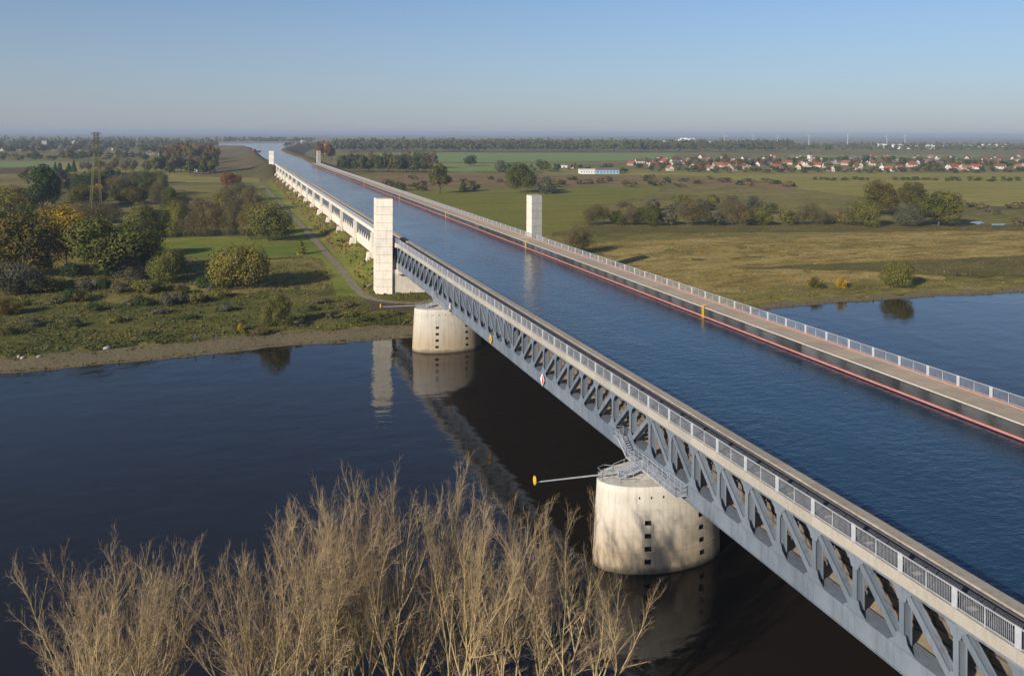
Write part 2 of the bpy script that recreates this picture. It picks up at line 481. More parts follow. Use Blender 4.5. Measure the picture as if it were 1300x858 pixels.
# ------------------------------------------------------------------ ground, one sheet to the horizon
def build_ground():
    xs = sorted(set([-30000, -12000, -6000, -3000, -1500, -900, -600, -450] + list(np.arange(-350, 460, 4.0)) + [520, 650, 900, 1400, 2200, 4000, 8000, 15000, 30000]))
    far = [0, 1, 2, 4, 6, 8, 11, 15, 20, 26, 33, 41, 50, 58, 66, 74, 82, 90, 98, 108, 125, 160, 220, 300, 420, 600, 860, 900, 1300, 2200, 4500, 10000, 20000, 45000]
    near = [0, 1, 2, 4, 6, 9, 14, 22, 40, 80, 150, 300, 900, 3000, 8000]
    rows = [('n', d) for d in reversed(near)] + [('b', 0.08), ('b', 0.5), ('b', 0.92)] + [('f', d) for d in far]
    vs, fs = [], []
    for k, d in rows:
        for x in xs:
            ys, yn = shore(x), near_shore(x)
            if k == 'n': y = yn - d
            elif k == 'f': y = ys + d
            else: y = yn + (ys - yn) * d
            z = ground_z(x, y)
            if k != 'b':
                if d == 0: z = -0.12
                elif d < 120 and abs(x) < 500: z += 0.12 * sin(x * 1.1 + d) * sin(d * 0.7 + x * 0.3) + 0.1 * sin(x * 0.37 + y * 0.21)
            vs.append((x, y, z))
    n = len(xs)
    for j in range(len(rows) - 1):
        for i in range(n - 1):
            fs.append((j * n + i, j * n + i + 1, (j + 1) * n + i + 1, (j + 1) * n + i))
    mb = MB(); mb.add(vs, fs)
    return mb.build('ground', GR['ground'], smooth_=True, kind='structure')
build_ground()

def densify(poly, step):
    out = []
    for i, a in enumerate(poly):
        b = poly[(i + 1) % len(poly)]
        L = (b - a).length
        n = max(1, min(60, int(L / step)))
        for k in range(n): out.append(a.lerp(b, k / n))
    return out

def in_poly(x, y, poly):
    c = False
    j = len(poly) - 1
    for i in range(len(poly)):
        xi, yi = poly[i][0], poly[i][1]
        xj, yj = poly[j][0], poly[j][1]
        if (yi > y) != (yj > y) and x < (xj - xi) * (y - yi) / (yj - yi) + xi: c = not c
        j = i
    return c

def sheet(name, pix, mat, off=0.05, wob=0.0, cell=None, pts=None, kind='structure'):
    """a patch of ground cover lying on the terrain, outline given as points on the ground"""
    base = [at_ground(*q) for q in pix] if pts is None else pts
    P = [Vector((p.x, p.y, 0)) for p in base]
    size = max((p - P[0]).length for p in P)
    P = densify(P, max(2.0, size / 60))
    if wob:
        for p in P:
            p.x += wob * (sin(p.y * 0.31 + p.x * 0.17) + 0.6 * sin(p.x * 0.71 - p.y * 0.4)); p.y += wob * (sin(p.x * 0.27) + 0.6 * sin(p.y * 0.83 + p.x * 0.5))
    bm = bmesh.new()
    vs = [bm.verts.new((p.x, p.y, 0)) for p in P]
    es = [bm.edges.new((vs[i], vs[(i + 1) % len(vs)])) for i in range(len(vs))]
    bmesh.ops.triangle_fill(bm, edges=es, use_beauty=True)
    c = cell or (max(3.0, size / 40) if min(p.y for p in P) > 260 else min(6.0, max(3.0, size / 40)))
    xs = [p.x for p in P]; ys = [p.y for p in P]
    if not (min(ys) > 260 and c > 8):
        for axis, lo, hi in ((0, min(xs), max(xs)), (1, min(ys), max(ys))):
            t = lo + c
            while t < hi:
                no = (1, 0, 0) if axis == 0 else (0, 1, 0)
                co = (t, 0, 0) if axis == 0 else (0, t, 0)
                bmesh.ops.bisect_plane(bm, geom=bm.verts[:] + bm.edges[:] + bm.faces[:], plane_co=co, plane_no=no)
                t += c
    for v in bm.verts:
        bump_ = 0.0
        d = v.co.y - shore(v.co.x)
        if 0 < d < 120: bump_ = 0.12
        v.co.z = ground_z(v.co.x, v.co.y) + off + bump_
    bmesh.ops.recalc_face_normals(bm, faces=bm.faces)
    for f in bm.faces:
        if f.normal.z < 0: f.normal_flip()
        f.smooth = True
    me = bpy.data.meshes.new(name)
    bm.to_mesh(me); bm.free()
    me.materials.append(mat)
    return link(name, me, kind=kind)

# river: one sheet at level zero, under both banks
mb = MB()
mb.add([(-4000, -120, 0), (4000, -200, 0), (4000, 160, 0), (-4000, 160, 0)], [(0, 1, 2, 3)])
mb.build('river_water', MAT['river'], kind='structure')

# strips and fields on the banks
def strip(name, x0, x1, d0, d1, mat, off):
    xs = np.arange(x0, x1 + 0.1, 3.0)
    ds = np.linspace(d0, d1, 6)
    vs, fs = [], []
    for x in xs:
        for i, d in enumerate(ds):
            dd = d + (0.9 * sin(x * 0.35) + 0.7 * sin(x * 0.83 + 1) if i == 5 else 0)
            y = shore(x) + dd
            z = ground_z(x, y) + off + (0.12 if dd > 0.5 else 0)
            vs.append((x, y, z))
    n = len(ds)
    for i in range(len(xs) - 1):
        for j in range(n - 1): fs.append((i * n + j, (i + 1) * n + j, (i + 1) * n + j + 1, i * n + j + 1))
    mb = MB(); mb.add(vs, fs)
    return mb.build(name, mat, smooth_=True, kind='structure')
strip('scrub_ground', -340, 42, 6.0, 58, GR['scrub'], 0.04)
strip('stony_bank', -340, 34, -0.5, 7.2, GR['gravel'], 0.09)
strip('stony_bank', 60, 440, -0.5, 3.2, GR['gravel'], 0.09)
strip('dry_meadow', 44, 440, 4.0, 118, GR['dry'], 0.04)
sheet('green_meadow', [(318, 232), (352, 230), (400, 262), (440, 290), (478, 322), (478, 366), (462, 378), (430, 376), (418, 352), (410, 330), (385, 326), (330, 330), (200, 324), (195, 302), (330, 298), (370, 300), (352, 270), (330, 246)], GR['lawn'], 0.09, 0.5)
sheet('dark_meadow', [(880, 330), (1000, 325), (1130, 322), (1310, 318), (1310, 350), (1200, 352), (1090, 345), (980, 342), (880, 342)], GR['dark'], 0.10, 1.0)
sheet('dark_meadow', [(700, 288), (900, 286), (1300, 285), (1300, 293), (1000, 295), (800, 296), (700, 300)], GR['dark'], 0.10, 1.0)
sheet('grazed_meadow', [(500, 243), (640, 240), (840, 236), (835, 246), (760, 262), (748, 288), (690, 298), (600, 290)], GR['green'], 0.12, 0.6)
sheet('reed_strip', [(470, 222), (640, 222), (880, 226), (1010, 232), (1000, 242), (850, 234), (640, 238), (500, 240)], GR['brown'], 0.12, 1.0)
sheet('yellow_meadow', [(690, 215), (900, 217), (1320, 219), (1320, 262), (1190, 262), (1010, 240), (880, 224), (690, 221)], GR['yellowish'], 0.10, 1.0)
sheet('crop_field', [(480, 194), (860, 195), (850, 203), (720, 206), (600, 207), (470, 204)], GR['crop'], 0.4, 0)
sheet('crop_field', [(-20, 205.5), (76, 205), (74, 212), (-20, 213)], GR['crop'], 0.25, 0)
sheet('ploughed_field', [(-20, 214), (70, 213), (62, 219), (-20, 221)], GR['plough'], 0.25, 0)
sheet('crop_field', [(560, 208), (720, 208), (700, 217), (560, 218)], GR['crop'], 0.2, 0)
sheet('crop_field', [(1000, 197), (1250, 197), (1240, 200), (1000, 200.5)], GR['crop'], 0.3, 0)
sheet('yellow_meadow', [(75, 205), (330, 222), (330, 232), (200, 232), (75, 216)], GR['yellowish'], 0.2, 0.5)
sheet('dark_soil', [(462, 381), (500, 384), (545, 384), (545, 394), (500, 396), (470, 392)], GR['soil'], 0.12, 0.4)
sheet('marsh_pool', [(1233, 283), (1243, 281.5), (1252, 284), (1240, 286)], MAT['river'], 0.3, 0.7)
sheet('marsh_pool', [(1260, 285), (1276, 284.5), (1274, 287), (1258, 287)], MAT['river'], 0.3, 0.7)

def ribbon(name, pix, width, mat, off):
    P = [at_ground(*q) for q in pix]
    Q = []
    for i in range(len(P) - 1):
        p0 = P[max(0, i - 1)]; p1 = P[i]; p2 = P[i + 1]; p3 = P[min(len(P) - 1, i + 2)]
        for k in range(8):
            t = k / 8
            Q.append(0.5 * ((2 * p1) + (p2 - p0) * t + (2 * p0 - 5 * p1 + 4 * p2 - p3) * t * t + (3 * p1 - p0 - 3 * p2 + p3) * t ** 3))
    Q.append(P[-1])
    vs, fs = [], []
    for i, q in enumerate(Q):
        d = (Q[min(i + 1, len(Q) - 1)] - Q[max(0, i - 1)]); d.z = 0; d.normalize()
        s = Vector((-d.y, d.x, 0)) * (width / 2) * (1 + 0.08 * sin(i * 1.3))
        for w in (-1, -0.25, 0.25, 1):
            p = q + s * w
            vs.append((p.x, p.y, ground_z(p.x, p.y) + off))
    for i in range(len(Q) - 1):
        for k in range(3): fs.append((i * 4 + k, i * 4 + k + 1, (i + 1) * 4 + k + 1, (i + 1) * 4 + k))
    mb = MB(); mb.add(vs, fs)
    o = mb.build(name, mat, smooth_=True, kind='structure')
    return fix_normals(o)
ribbon('gravel_road', [(300, 231), (330, 235), (345, 248), (362, 266), (380, 284), (400, 306), (420, 329), (440, 352), (452, 367), (466, 378), (490, 384), (520, 386), (560, 386)], 2.9, GR['road'], 0.32)
ribbon('farm_track', [(205, 227), (260, 229), (300, 231), (345, 228)], 5.0, GR['road'], 0.3)
ribbon('village_road', [(640, 220), (720, 219), (800, 218.5), (1000, 219), (1320, 219)], 7.0, GR['road'], 0.35)

# ------------------------------------------------------------------ canal beyond the bridge: water and banks
WZ = 16.3
YP, YF = 163.3, 849.0
IN0, IN1 = 4.9, 38.8            # inner faces of the trough
left_edge = [(340, 205), (333, 199.5), (326, 193), (319, 188), (312, 186), (240, 184.5)]
right_edge = [(393, 207), (383, 201), (366, 196), (356, 191), (360, 188), (372, 185), (390, 181.6), (408, 179.6)]
LE = [at(*q, WZ) for q in left_edge]
RE = [at(*q, WZ) for q in right_edge]
LE[0] = Vector((IN0 - 2, YF + 6, WZ)); RE[0] = Vector((IN1 + 2, YF + 6, WZ))
bm = bmesh.new()
outline = [(IN0, -170, WZ), (IN1, -170, WZ), (IN1, YF + 2, WZ)] + [tuple(p) for p in RE] + [tuple(at(380, 179.6, WZ)), tuple(at(372, 181.5, WZ)), tuple(at(282, 182, WZ))] + [tuple(p) for p in reversed(LE)] + [(IN0, YF + 2, WZ)]
vs = [bm.verts.new(p) for p in outline]
es = [bm.edges.new((vs[i], vs[(i + 1) % len(vs)])) for i in range(len(vs))]
bmesh.ops.triangle_fill(bm, edges=es)
for f in bm.faces:
    f.normal_update()
    if f.normal.z < 0: f.normal_flip()
me = bpy.data.meshes.new('canal_water'); bm.to_mesh(me); bm.free(); me.materials.append(MAT['canal'])
link('canal_water', me, kind='structure')

def embank(name, edge, side, extra=0):
    prof = [(-0.5, -1.2), (1.5, 0.3), (5, 1.5), (12, 1.6), (26, -4), (48 + extra, -11.4), (60 + extra, -12.5)]
    vs, fs = [], []
    E = []
    for i in range(len(edge) - 1):
        for k in range(6): E.append(edge[i].lerp(edge[i + 1], k / 6))
    E.append(edge[-1])
    for i, p in enumerate(E):
        d = (E[min(i + 1, len(E) - 1)] - E[max(0, i - 1)]); d.z = 0; d.normalize()
        nrm = Vector((-d.y, d.x, 0)) * side
        for o, dz in prof:
            q = p + nrm * o
            vs.append((q.x, q.y, WZ + dz))
    n = len(prof)
    d0 = (E[1] - E[0]); d0.z = 0; d0.normalize()
    first = [(x - d0.x * (42 + 4 * sin(k)) * min(1, 1.6 - 0.2 * k), y - d0.y * 42 * min(1, 1.6 - 0.2 * k), min(z, WZ - 11.6)) for k, (x, y, z) in enumerate(vs[:n])]
    vs = first + vs
    for i in range(len(E)):
        for j in range(n - 1): fs.append((i * n + j, i * n + j + 1, (i + 1) * n + j + 1, (i + 1) * n + j))
    mb = MB(); mb.add(vs, fs)
    o = mb.build(name, GR['bank'], smooth_=True, kind='structure')
    return fix_normals(o)
embank('canal_bank', [Vector((IN0 - 4, YF - 6, WZ))] + LE, 1, 40)
embank('canal_bank', [Vector((IN1 + 4, YF - 6, WZ))] + RE, -1)
# ------------------------------------------------------------------ the aqueduct over the river
ZR, ZK, ZF, ZCT, ZCB = 19.66, 18.2, 17.25, 12.3, 10.43     # rail top, kerb top, fascia underside, chord top, chord bottom
NODES = [-57.1 + 5.19091 * i for i in range(11)] + [5.31 * i for i in range(20)] + [106.2 + 5.19091 * i for i in range(12)]

def rail_panel(name, L, plate=True):
    """one bay of parapet railing, running along +Y from 0 to L, foot at z 0"""
    m = MB()
    H = ZR - ZK
    m.box(-0.045, 0.045, 0, L, H - 0.07, H)
    m.box(-0.03, 0.03, 0, L, 0.10, 0.15)
    if plate: m.box(-0.04, 0.04, -0.24, 0.24, 0, H + 0.02)
    m.box(-0.05, 0.05, L / 2 - 0.035, L / 2 + 0.035, 0, H)
    n = int(L / 0.15)
    for i in range(1, n):
        y = L * i / n
        if abs(y - L / 2) < 0.1 or (plate and (y < 0.34 or y > L - 0.34)): continue
        m.box(-0.009, 0.009, y - 0.010, y + 0.010, 0.15, H - 0.07)
    return m.mesh(name, MAT['galv'])
RAIL = rail_panel('railing_panel', 5.31)

aq = thing('river_aqueduct', 'blue-grey steel truss aqueduct carrying the canal across the dark river', 'bridge', (0, 0, 0))
def post_mesh():
    m = MB()
    m.box(0.25, 0.33, -0.24, 0.24, ZCT, 16.9)             # outer flange
    m.box(0.33, 1.02, -0.16, 0.16, ZCT, 16.9)             # box web
    m.box(1.02, 1.10, -0.24, 0.24, ZCT, 16.9)
    return m.mesh('post', MAT['steel'])
POST = post_mesh()
def gusset_mesh():
    m = MB()
    m.prism_x([(-1.35, ZCT), (1.35, ZCT), (0.62, ZCT + 0.55), (0.42, ZCT + 1.15), (-0.42, ZCT + 1.15), (-0.62, ZCT + 0.55)], 0.225, 0.285)
    t = MB()
    t.prism_x([(-1.1, 16.9), (-0.55, 16.45), (-0.40, 16.0), (0.40, 16.0), (0.55, 16.45), (1.1, 16.9)], 0.225, 0.285)
    return m.mesh('gusset_plate', MAT['steel']), t.mesh('gusset_plate', MAT['steel'])
GUSS = gusset_mesh()
def diag_mesh(dy, up):
    # from (0, top) at one node to (dy, bottom) at the next
    m = MB()
    z1, z0 = 16.75, ZCT + 0.25
    a, b = (0.35, z1), (dy - 0.35, z0)
    d = Vector((b[0] - a[0], b[1] - a[1])); d.normalize()
    n = Vector((-d.y, d.x))
    for (w, x0, x1) in ((0.27, 0.30, 0.38), (0.19, 0.38, 0.95), (0.26, 0.95, 1.02)):
        if dy < 0: w = -w
        P = [(a[0] + n.x * w, a[1] + n.y * w), (b[0] + n.x * w, b[1] + n.y * w), (b[0] - n.x * w, b[1] - n.y * w), (a[0] - n.x * w, a[1] - n.y * w)]
        m.prism_x(P, x0, x1)
    return m
DI = {}
def diag(L):
    k = round(L, 2)
    if k not in DI:
        if L > 0:
            DI[k] = diag_mesh(L, 1).mesh('diagonal', MAT['steel'])
        else:
            mb_ = diag_mesh(-L, 1)
            mb_.v = [(x, -y, z) for x, y, z in mb_.v]
            mb_.f = [tuple(reversed(f)) for f in mb_.f]
            DI[k] = mb_.mesh('diagonal', MAT['steel'])
    return DI[k]
for i, y in enumerate(NODES):
    link('post', POST, aq, loc=(0, y, 0))
    for g in GUSS: link('gusset_plate', g, aq, loc=(0, y, 0))
for i in range(len(NODES) - 1):
    y0, y1 = NODES[i], NODES[i + 1]
    L = y1 - y0
    mid = (y0 + y1) / 2
    top_at_low = (mid < 53.1 and mid > 0) or mid > 106.2      # diagonal's upper end at the pier side
    if top_at_low: link('diagonal', diag(L), aq, loc=(0, y0, 0))
    else: link('diagonal', diag(-L), aq, loc=(0, y1, 0))
CH = {}
def per_bay(name, key, L, make, mat, x=0.0, y=0.0, z=0.0, parent=None, sm=False):
    k = (key, round(L, 2))
    if k not in CH: CH[k] = make(L).mesh(name, mat, sm)
    return link(name, CH[k], parent or aq, loc=(x, y, z))
def mk_chord(L):
    m = MB()
    m.box(0.25, 0.37, 0.012, L - 0.012, ZCB, ZCT)
    m.box(0.15, 1.85, 0.012, L - 0.012, ZCB - 0.07, ZCB)
    m.box(0.15, 1.85, 0.012, L - 0.012, ZCT - 0.06, ZCT + 0.004)
    m.box(0.21, 0.25, L / 2 - 0.04, L / 2 + 0.04, ZCB + 0.05, ZCT - 0.06)
    return m
def mk_topchord(L):
    m = MB()
    m.box(0.22, 1.9, 0.0, L - 0.012, 16.9, ZF - 0.004)
    m.box(0.12, 0.22, 0.0, L - 0.012, 17.1, ZF - 0.004)
    return m
def mk_slab(L):
    m = MB()
    m.box(0.0, 3.5, 0.010, L - 0.010, ZF, 17.7)
    m.box(0.0, 0.28, 0.010, L - 0.010, 17.7, ZK)
    m.box(-0.02, 0.0, 0.010, L - 0.010, ZK - 0.10, ZK + 0.015)
    return m
def mk_grating_and_shade(L):
    m = MB()
    for k in range(9): m.box(0.75 + 0.17 * k, 0.79 + 0.17 * k, 0.25, L - 0.55, 17.98, 18.05)
    for k in range(6):
        y = 0.25 + (L - 0.8) * k / 5
        m.box(0.72, 2.2, y - 0.05, y + 0.05, 17.9, 17.98)
    m.box(2.25, 3.495, 0.03, L - 0.03, 17.72, 17.8)
    m.box(3.3, 3.49, 0.03, L - 0.03, 17.8, 18.34)  # dark strip: the black shade before the coping, put into the colour
    for x in (2.3, 2.55, 2.8, 3.05): m.box(x, x + 0.09, 0.1, L - 0.1, 18.1, 18.2)
    for y in (0.4, L / 2, L - 0.5):
        m.box(2.3, 3.3, y - 0.06, y + 0.06, 17.8, 18.1)
    return m
def mk_coping(L):
    m = MB()
    m.prism_y([(3.5, 17.3), (4.9, 17.3), (4.9, 18.36), (4.8, 18.42), (3.58, 18.46), (3.5, 18.40)], 0.012, L - 0.012)
    return m
def mk_trough(L):
    m = MB()
    m.box(3.52, 4.88, 0, L, 10.6, 17.3)
    for z in (12.6, 13.5, 14.4, 15.3, 16.2): m.box(3.24, 3.52, 0, L, z, z + 0.10)
    m.box(3.2, 3.52, -0.05, 0.05, 12.2, 17.25)
    return m
def mk_inner_walk(L):
    m = MB()
    m.box(1.86, 3.5, 0.01, L - 0.01, 11.95, 12.15)
    return m
for i in range(len(NODES) - 1):
    y0, L = NODES[i], NODES[i + 1] - NODES[i]
    per_bay('bottom_chord', 'bc', L, mk_chord, MAT['steel'], y=y0)
    per_bay('top_chord', 'tc', L, mk_topchord, MAT['steel'], y=y0)
    per_bay('walkway_slab', 'ws', L, mk_slab, MAT['slab'], y=y0)
    per_bay('grating', 'gr', L, mk_grating_and_shade, MAT['grating'], y=y0)
    per_bay('coping_slab', 'cs', L, mk_coping, MAT['coping'], y=y0)
    per_bay('trough_wall', 'tw', L, mk_trough, MAT['trough'], y=y0)
    per_bay('inner_walkway', 'iw', L, mk_inner_walk, MAT['walk'], y=y0)
    r = link('railing_panel', RAIL, aq, loc=(0.12, y0, ZK)); r.scale = (1, L / 5.31, 1)
m = MB(); m.box(1.9, 42.0, -57.1, YP, 10.55, 11.2)
for y in NODES: m.box(1.9, 42.0, y - 0.2, y + 0.2, 10.48, 10.55)
m.build('trough_floor', MAT['steel'], aq)
# far side of the trough
def mk_fender(L):
    m = MB()
    m.box(IN1, IN1 + 0.3, 0.012, L - 0.012, 15.4, 18.2)
    for z in (17.0, 17.6): m.box(IN1 - 0.03, IN1, 0.012, L - 0.012, z, z + 0.12)
    return m
def mk_farwalk(L):
    m = MB()
    m.box(IN1 + 0.02, 43.35, 0.010, L - 0.010, 17.5, 18.30)
    return m
def mk_edge(L):
    m = MB(); m.box(IN1 - 0.05, IN1 + 0.12, 0.01, L - 0.01, 18.2, 18.335); return m
def mk_farkerb(L):
    m = MB(); m.box(43.36, 43.85, 0.01, L - 0.01, 17.4, 18.42); return m
def mk_pink(L):
    m = MB(); m.box(IN1 - 0.22, IN1, 0.015, L - 0.015, 16.46, 16.68); return m
def mk_farouter(L):
    m = MB(); m.box(42.2, 43.3, 0, L, 10.55, 17.4); return m
def far_side(par, y0, L):
    per_bay('fender_panel', 'fp', L, mk_fender, MAT['fender'], y=y0, parent=par)
    per_bay('far_walkway_slab', 'fw', L, mk_farwalk, MAT['walk'], y=y0, parent=par)
    per_bay('edge_angle', 'ea', L, mk_edge, MAT['pale_edge'], y=y0, parent=par)
    per_bay('kerb', 'fk', L, mk_farkerb, MAT['salmon'], y=y0, parent=par)
    per_bay('rubbing_rail', 'pk', L, mk_pink, MAT['pink'], y=y0, parent=par)
    per_bay('outer_wall', 'fo', L, mk_farouter, MAT['steel'], y=y0, parent=par)
    r = link('railing_panel', RAIL, par, loc=(43.6, y0, 18.42)); r.scale = (1, L / 5.31, 0.95)
for i in range(len(NODES) - 1): far_side(aq, NODES[i], NODES[i + 1] - NODES[i])

def ladder(par, y):
    m = MB()
    for s in (-0.28, 0.28): m.box(IN1 - 0.34, IN1 - 0.24, y + s - 0.06, y + s + 0.06, 15.6, 18.75)
    for k in range(9): m.box(IN1 - 0.32, IN1 - 0.26, y - 0.24, y + 0.24, 15.8 + 0.34 * k, 15.9 + 0.34 * k)
    for s in (-0.28, 0.28): m.box(IN1 - 0.30, IN1 + 0.5, y + s - 0.04, y + s + 0.04, 18.67, 18.75)
    m.build('ladder', MAT['yellow'], par)
def y_for(px, X):
    # Y at which the line X = const crosses image column px (at the level of the trough)
    lo, hi = -60.0, 900.0
    for _ in range(60):
        y = (lo + hi) / 2
        v = Vector((X, y, 17.5)) - CAM
        u = v.x * cos(PSI) - v.y * sin(PSI); z = v.x * sin(PSI) + v.y * cos(PSI)
        if z < 1 or 650 + F * u / z > px: lo = y
        else: hi = y
    return y
for px in (895, 669): ladder(aq, y_for(px, IN1))

# ------------------------------------------------------------------ the aqueduct over the flood plain
fo = thing('foreland_aqueduct', 'long pale concrete-edged aqueduct receding over the meadow to the horizon', 'bridge')
SPAN = (YF - YP - 0.1) / 16
def mk_deck(L):
    m = MB()
    m.box(-0.35, 3.5, 0.02, L - 0.02, 16.9, 17.75)
    m.box(-0.35, 0.0, 0.02, L - 0.02, 17.75, ZK)
    return m
BRK = MB().box(0.45, 1.1, -0.16, 0.16, 12.0, 16.9).box(1.1, 2.3, -0.1, 0.1, 12.0, 16.9).mesh('post', MAT['steel'])
def mk_fwall(L):
    m = MB(); m.box(0.30, 4.87, 0, L, 8.72, 12.0)
    return m
SAW = MB().prism_x([(-2.0, 12.0), (2.0, 12.0), (0.45, 12.9), (0.25, 13.7), (-0.25, 13.7), (-0.45, 12.9)], 0.34, 0.55).mesh('gusset_plate', MAT['white_conc'])
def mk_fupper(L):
    m = MB(); m.box(2.3, 4.87, 0, L, 12.0, 17.2); return m  # dark tone paints in the shade of the recess under the deck
def mk_fsoffit(L):
    m = MB(); m.box(4.9, 40, 0, L, 8.6, 8.7); return m
def mk_fgrate(L):
    m = MB(); m.box(0.7, 3.0, 0.3, L - 0.3, 17.75, 18.0); return m
def mk_fcop(L):
    m = MB(); m.box(3.5, 4.9, 0.02, L - 0.02, 17.2, 18.42); return m
def foreland_span(y0, L):
    per_bay('deck_slab', 'fd', L, mk_deck, MAT['white_conc'], y=y0, parent=fo)
    for k in range(1, 8): [link(nm_, me_, fo, loc=(0, y0 + L * k / 8, 0)) for nm_, me_ in (('post', BRK), ('gusset_plate', SAW))]
    per_bay('trough_wall', 'ft', L, mk_fwall, MAT['white_conc'], y=y0, parent=fo)
    per_bay('upper_wall_shade', 'fu', L, mk_fupper, MAT['steel_dark_and_shade'], y=y0, parent=fo)
    per_bay('soffit', 'fs', L, mk_fsoffit, MAT['white_conc'], y=y0, parent=fo)
    per_bay('grating', 'fg', L, mk_fgrate, MAT['grating'], y=y0, parent=fo)
    per_bay('coping_slab', 'fc', L, mk_fcop, MAT['coping'], y=y0, parent=fo)
    nb = 8
    for k in range(nb):
        r = link('railing_panel', RAIL, fo, loc=(-0.15, y0 + L * k / nb, ZK)); r.scale = (1, L / nb / 5.31, 1)
    far_side(fo, y0, L)
    for k in range(1, nb):
        r = link('railing_panel', RAIL, fo, loc=(43.6, y0 + L * k / nb, 18.42)); r.scale = (1, L / nb / 5.31, 0.95)
for s in range(16): foreland_span(YP + 0.1 + SPAN * s, SPAN)
for px in (567, 508, 463): ladder(fo, y_for(px, IN1))
# (far railing of each foreland span: first bay from far_side is stretched over the span; shorten it)
for o in [c for c in fo.children if c.name.startswith('railing_panel') and c.scale.y > 1.5]: o.scale.y = SPAN / 8 / 5.31

def foreland_pier_mesh():
    m = MB()
    g = -3.0
    m.prism_y([(-1.6, g), (45.2, g), (45.2, 8.58), (-0.7, 8.58)], -1.0, 1.0)                     # wall under the whole trough
    m.prism_y([(-0.95, 8.5), (0.28, 8.5), (0.28, 16.88), (-0.95, 16.88)], -0.9, 0.9)           # column up to the deck
    m.hexa([(-4.0, -1.9, g), (0.6, -1.9, g), (0.6, 1.9, g), (-4.0, 1.9, g), (-2.2, -1.2, 9.9), (-0.1, -1.2, 9.9), (-0.1, 1.2, 9.9), (-2.2, 1.2, 9.9)])
    return m.mesh('foreland_pier', MAT['white_conc'])
FP = foreland_pier_mesh()
for s in range(1, 16):
    o = link('foreland_pier', FP, loc=(0, YP + 0.1 + SPAN * s, 0))
    names = ['nearest the tall pylon', 'second from the tall pylon', 'third from the tall pylon', 'fourth from the tall pylon', 'fifth from the tall pylon']
    if s <= 5: lb = 'white concrete wall pier under the meadow aqueduct, ' + names[s - 1]
    elif s >= 13: lb = 'small white concrete pier near the far pylon, %s from it' % ['third', 'second', 'first'][s - 13]
    else: lb = 'white concrete pier in the middle of the receding meadow row'
    tag(o, lb, 'bridge pier', 'white piers under the meadow aqueduct')

# ------------------------------------------------------------------ pylons, built up in concrete lifts
def pylon(label, corner, d1, w, dep, zb, zt, n):
    """corner = front corner next to the bridge, d1 = direction of the front face away from it"""
    t = thing('bridge_pylon', label, 'pylon', (corner[0], corner[1], 0), 0, 'tall concrete pylons beside the aqueduct')
    d1 = Vector(d1).normalized()
    d2 = Vector((0, 1, 0))
    P = [Vector((0, 0, 0)), d1 * w, d1 * w + d2 * dep, d2 * dep]
    c = sum(P, Vector()) / 4
    if (P[1] - P[0]).cross(P[2] - P[1]).z < 0: P.reverse()
    hh = (zt - zb) / n
    core = MB()
    core.prism([((p - c).x * 0.985 + c.x, (p - c).y * 0.985 + c.y) for p in P], zb - 2, zt - 0.6)
    core.build('core', MAT['coping'], t)
    for k in range(n):
        b = MB()
        b.prism([(p.x, p.y) for p in P], zb + hh * k + 0.05 - (2.5 if k == 0 else 0), zb + hh * (k + 1) - 0.05)
        b.build('concrete_block', MAT['white_conc'], t)
    cap = MB()
    cap.prism([((p - c).x * 0.93 + c.x, (p - c).y * 0.93 + c.y) for p in P], zt - 0.3, zt + 0.12)
    cap.build('cap', MAT['slab'], t)
    return t
a12 = R(18)
pylon('tall pale concrete pylon left of the near truss, at the river end', (-1.2, YP + 0.6), (-cos(a12), sin(a12), 0), 4.9, 5.0, 2.4, 31.75, 12)
pylon('concrete pylon standing behind the far railing, mirrored in the canal', (43.9, YP + 0.6), (cos(a12), sin(a12), 0), 4.2, 5.0, 2.4, 31.75, 12)
pylon('small distant pale pylon at the far left end of the aqueduct', (-1.2, YF - 2), (-cos(a12), sin(a12), 0), 4.9, 5.0, 4, 31.75, 12)
pylon('small distant grey pylon at the far right end of the aqueduct', (43.9, YF - 2), (cos(a12), sin(a12), 0), 4.2, 5.0, 4, 31.75, 12)
# wall under the end of the truss, between the pylons
m = MB()
m.box(-1.15, 44.5, YP + 1.2, YP + 4.2, -2.0, 10.0)
o = m.build('abutment_wall', MAT['white_conc']); tag(o, 'pale concrete wall between the river pylons under the truss end', 'wall')
m = MB(); m.box(-1.15, 44.5, YF + 0.5, YF + 5, -2.0, 15.2)
o = m.build('abutment_wall', MAT['white_conc']); tag(o, 'far concrete end wall where the meadow aqueduct meets the canal bank', 'wall')

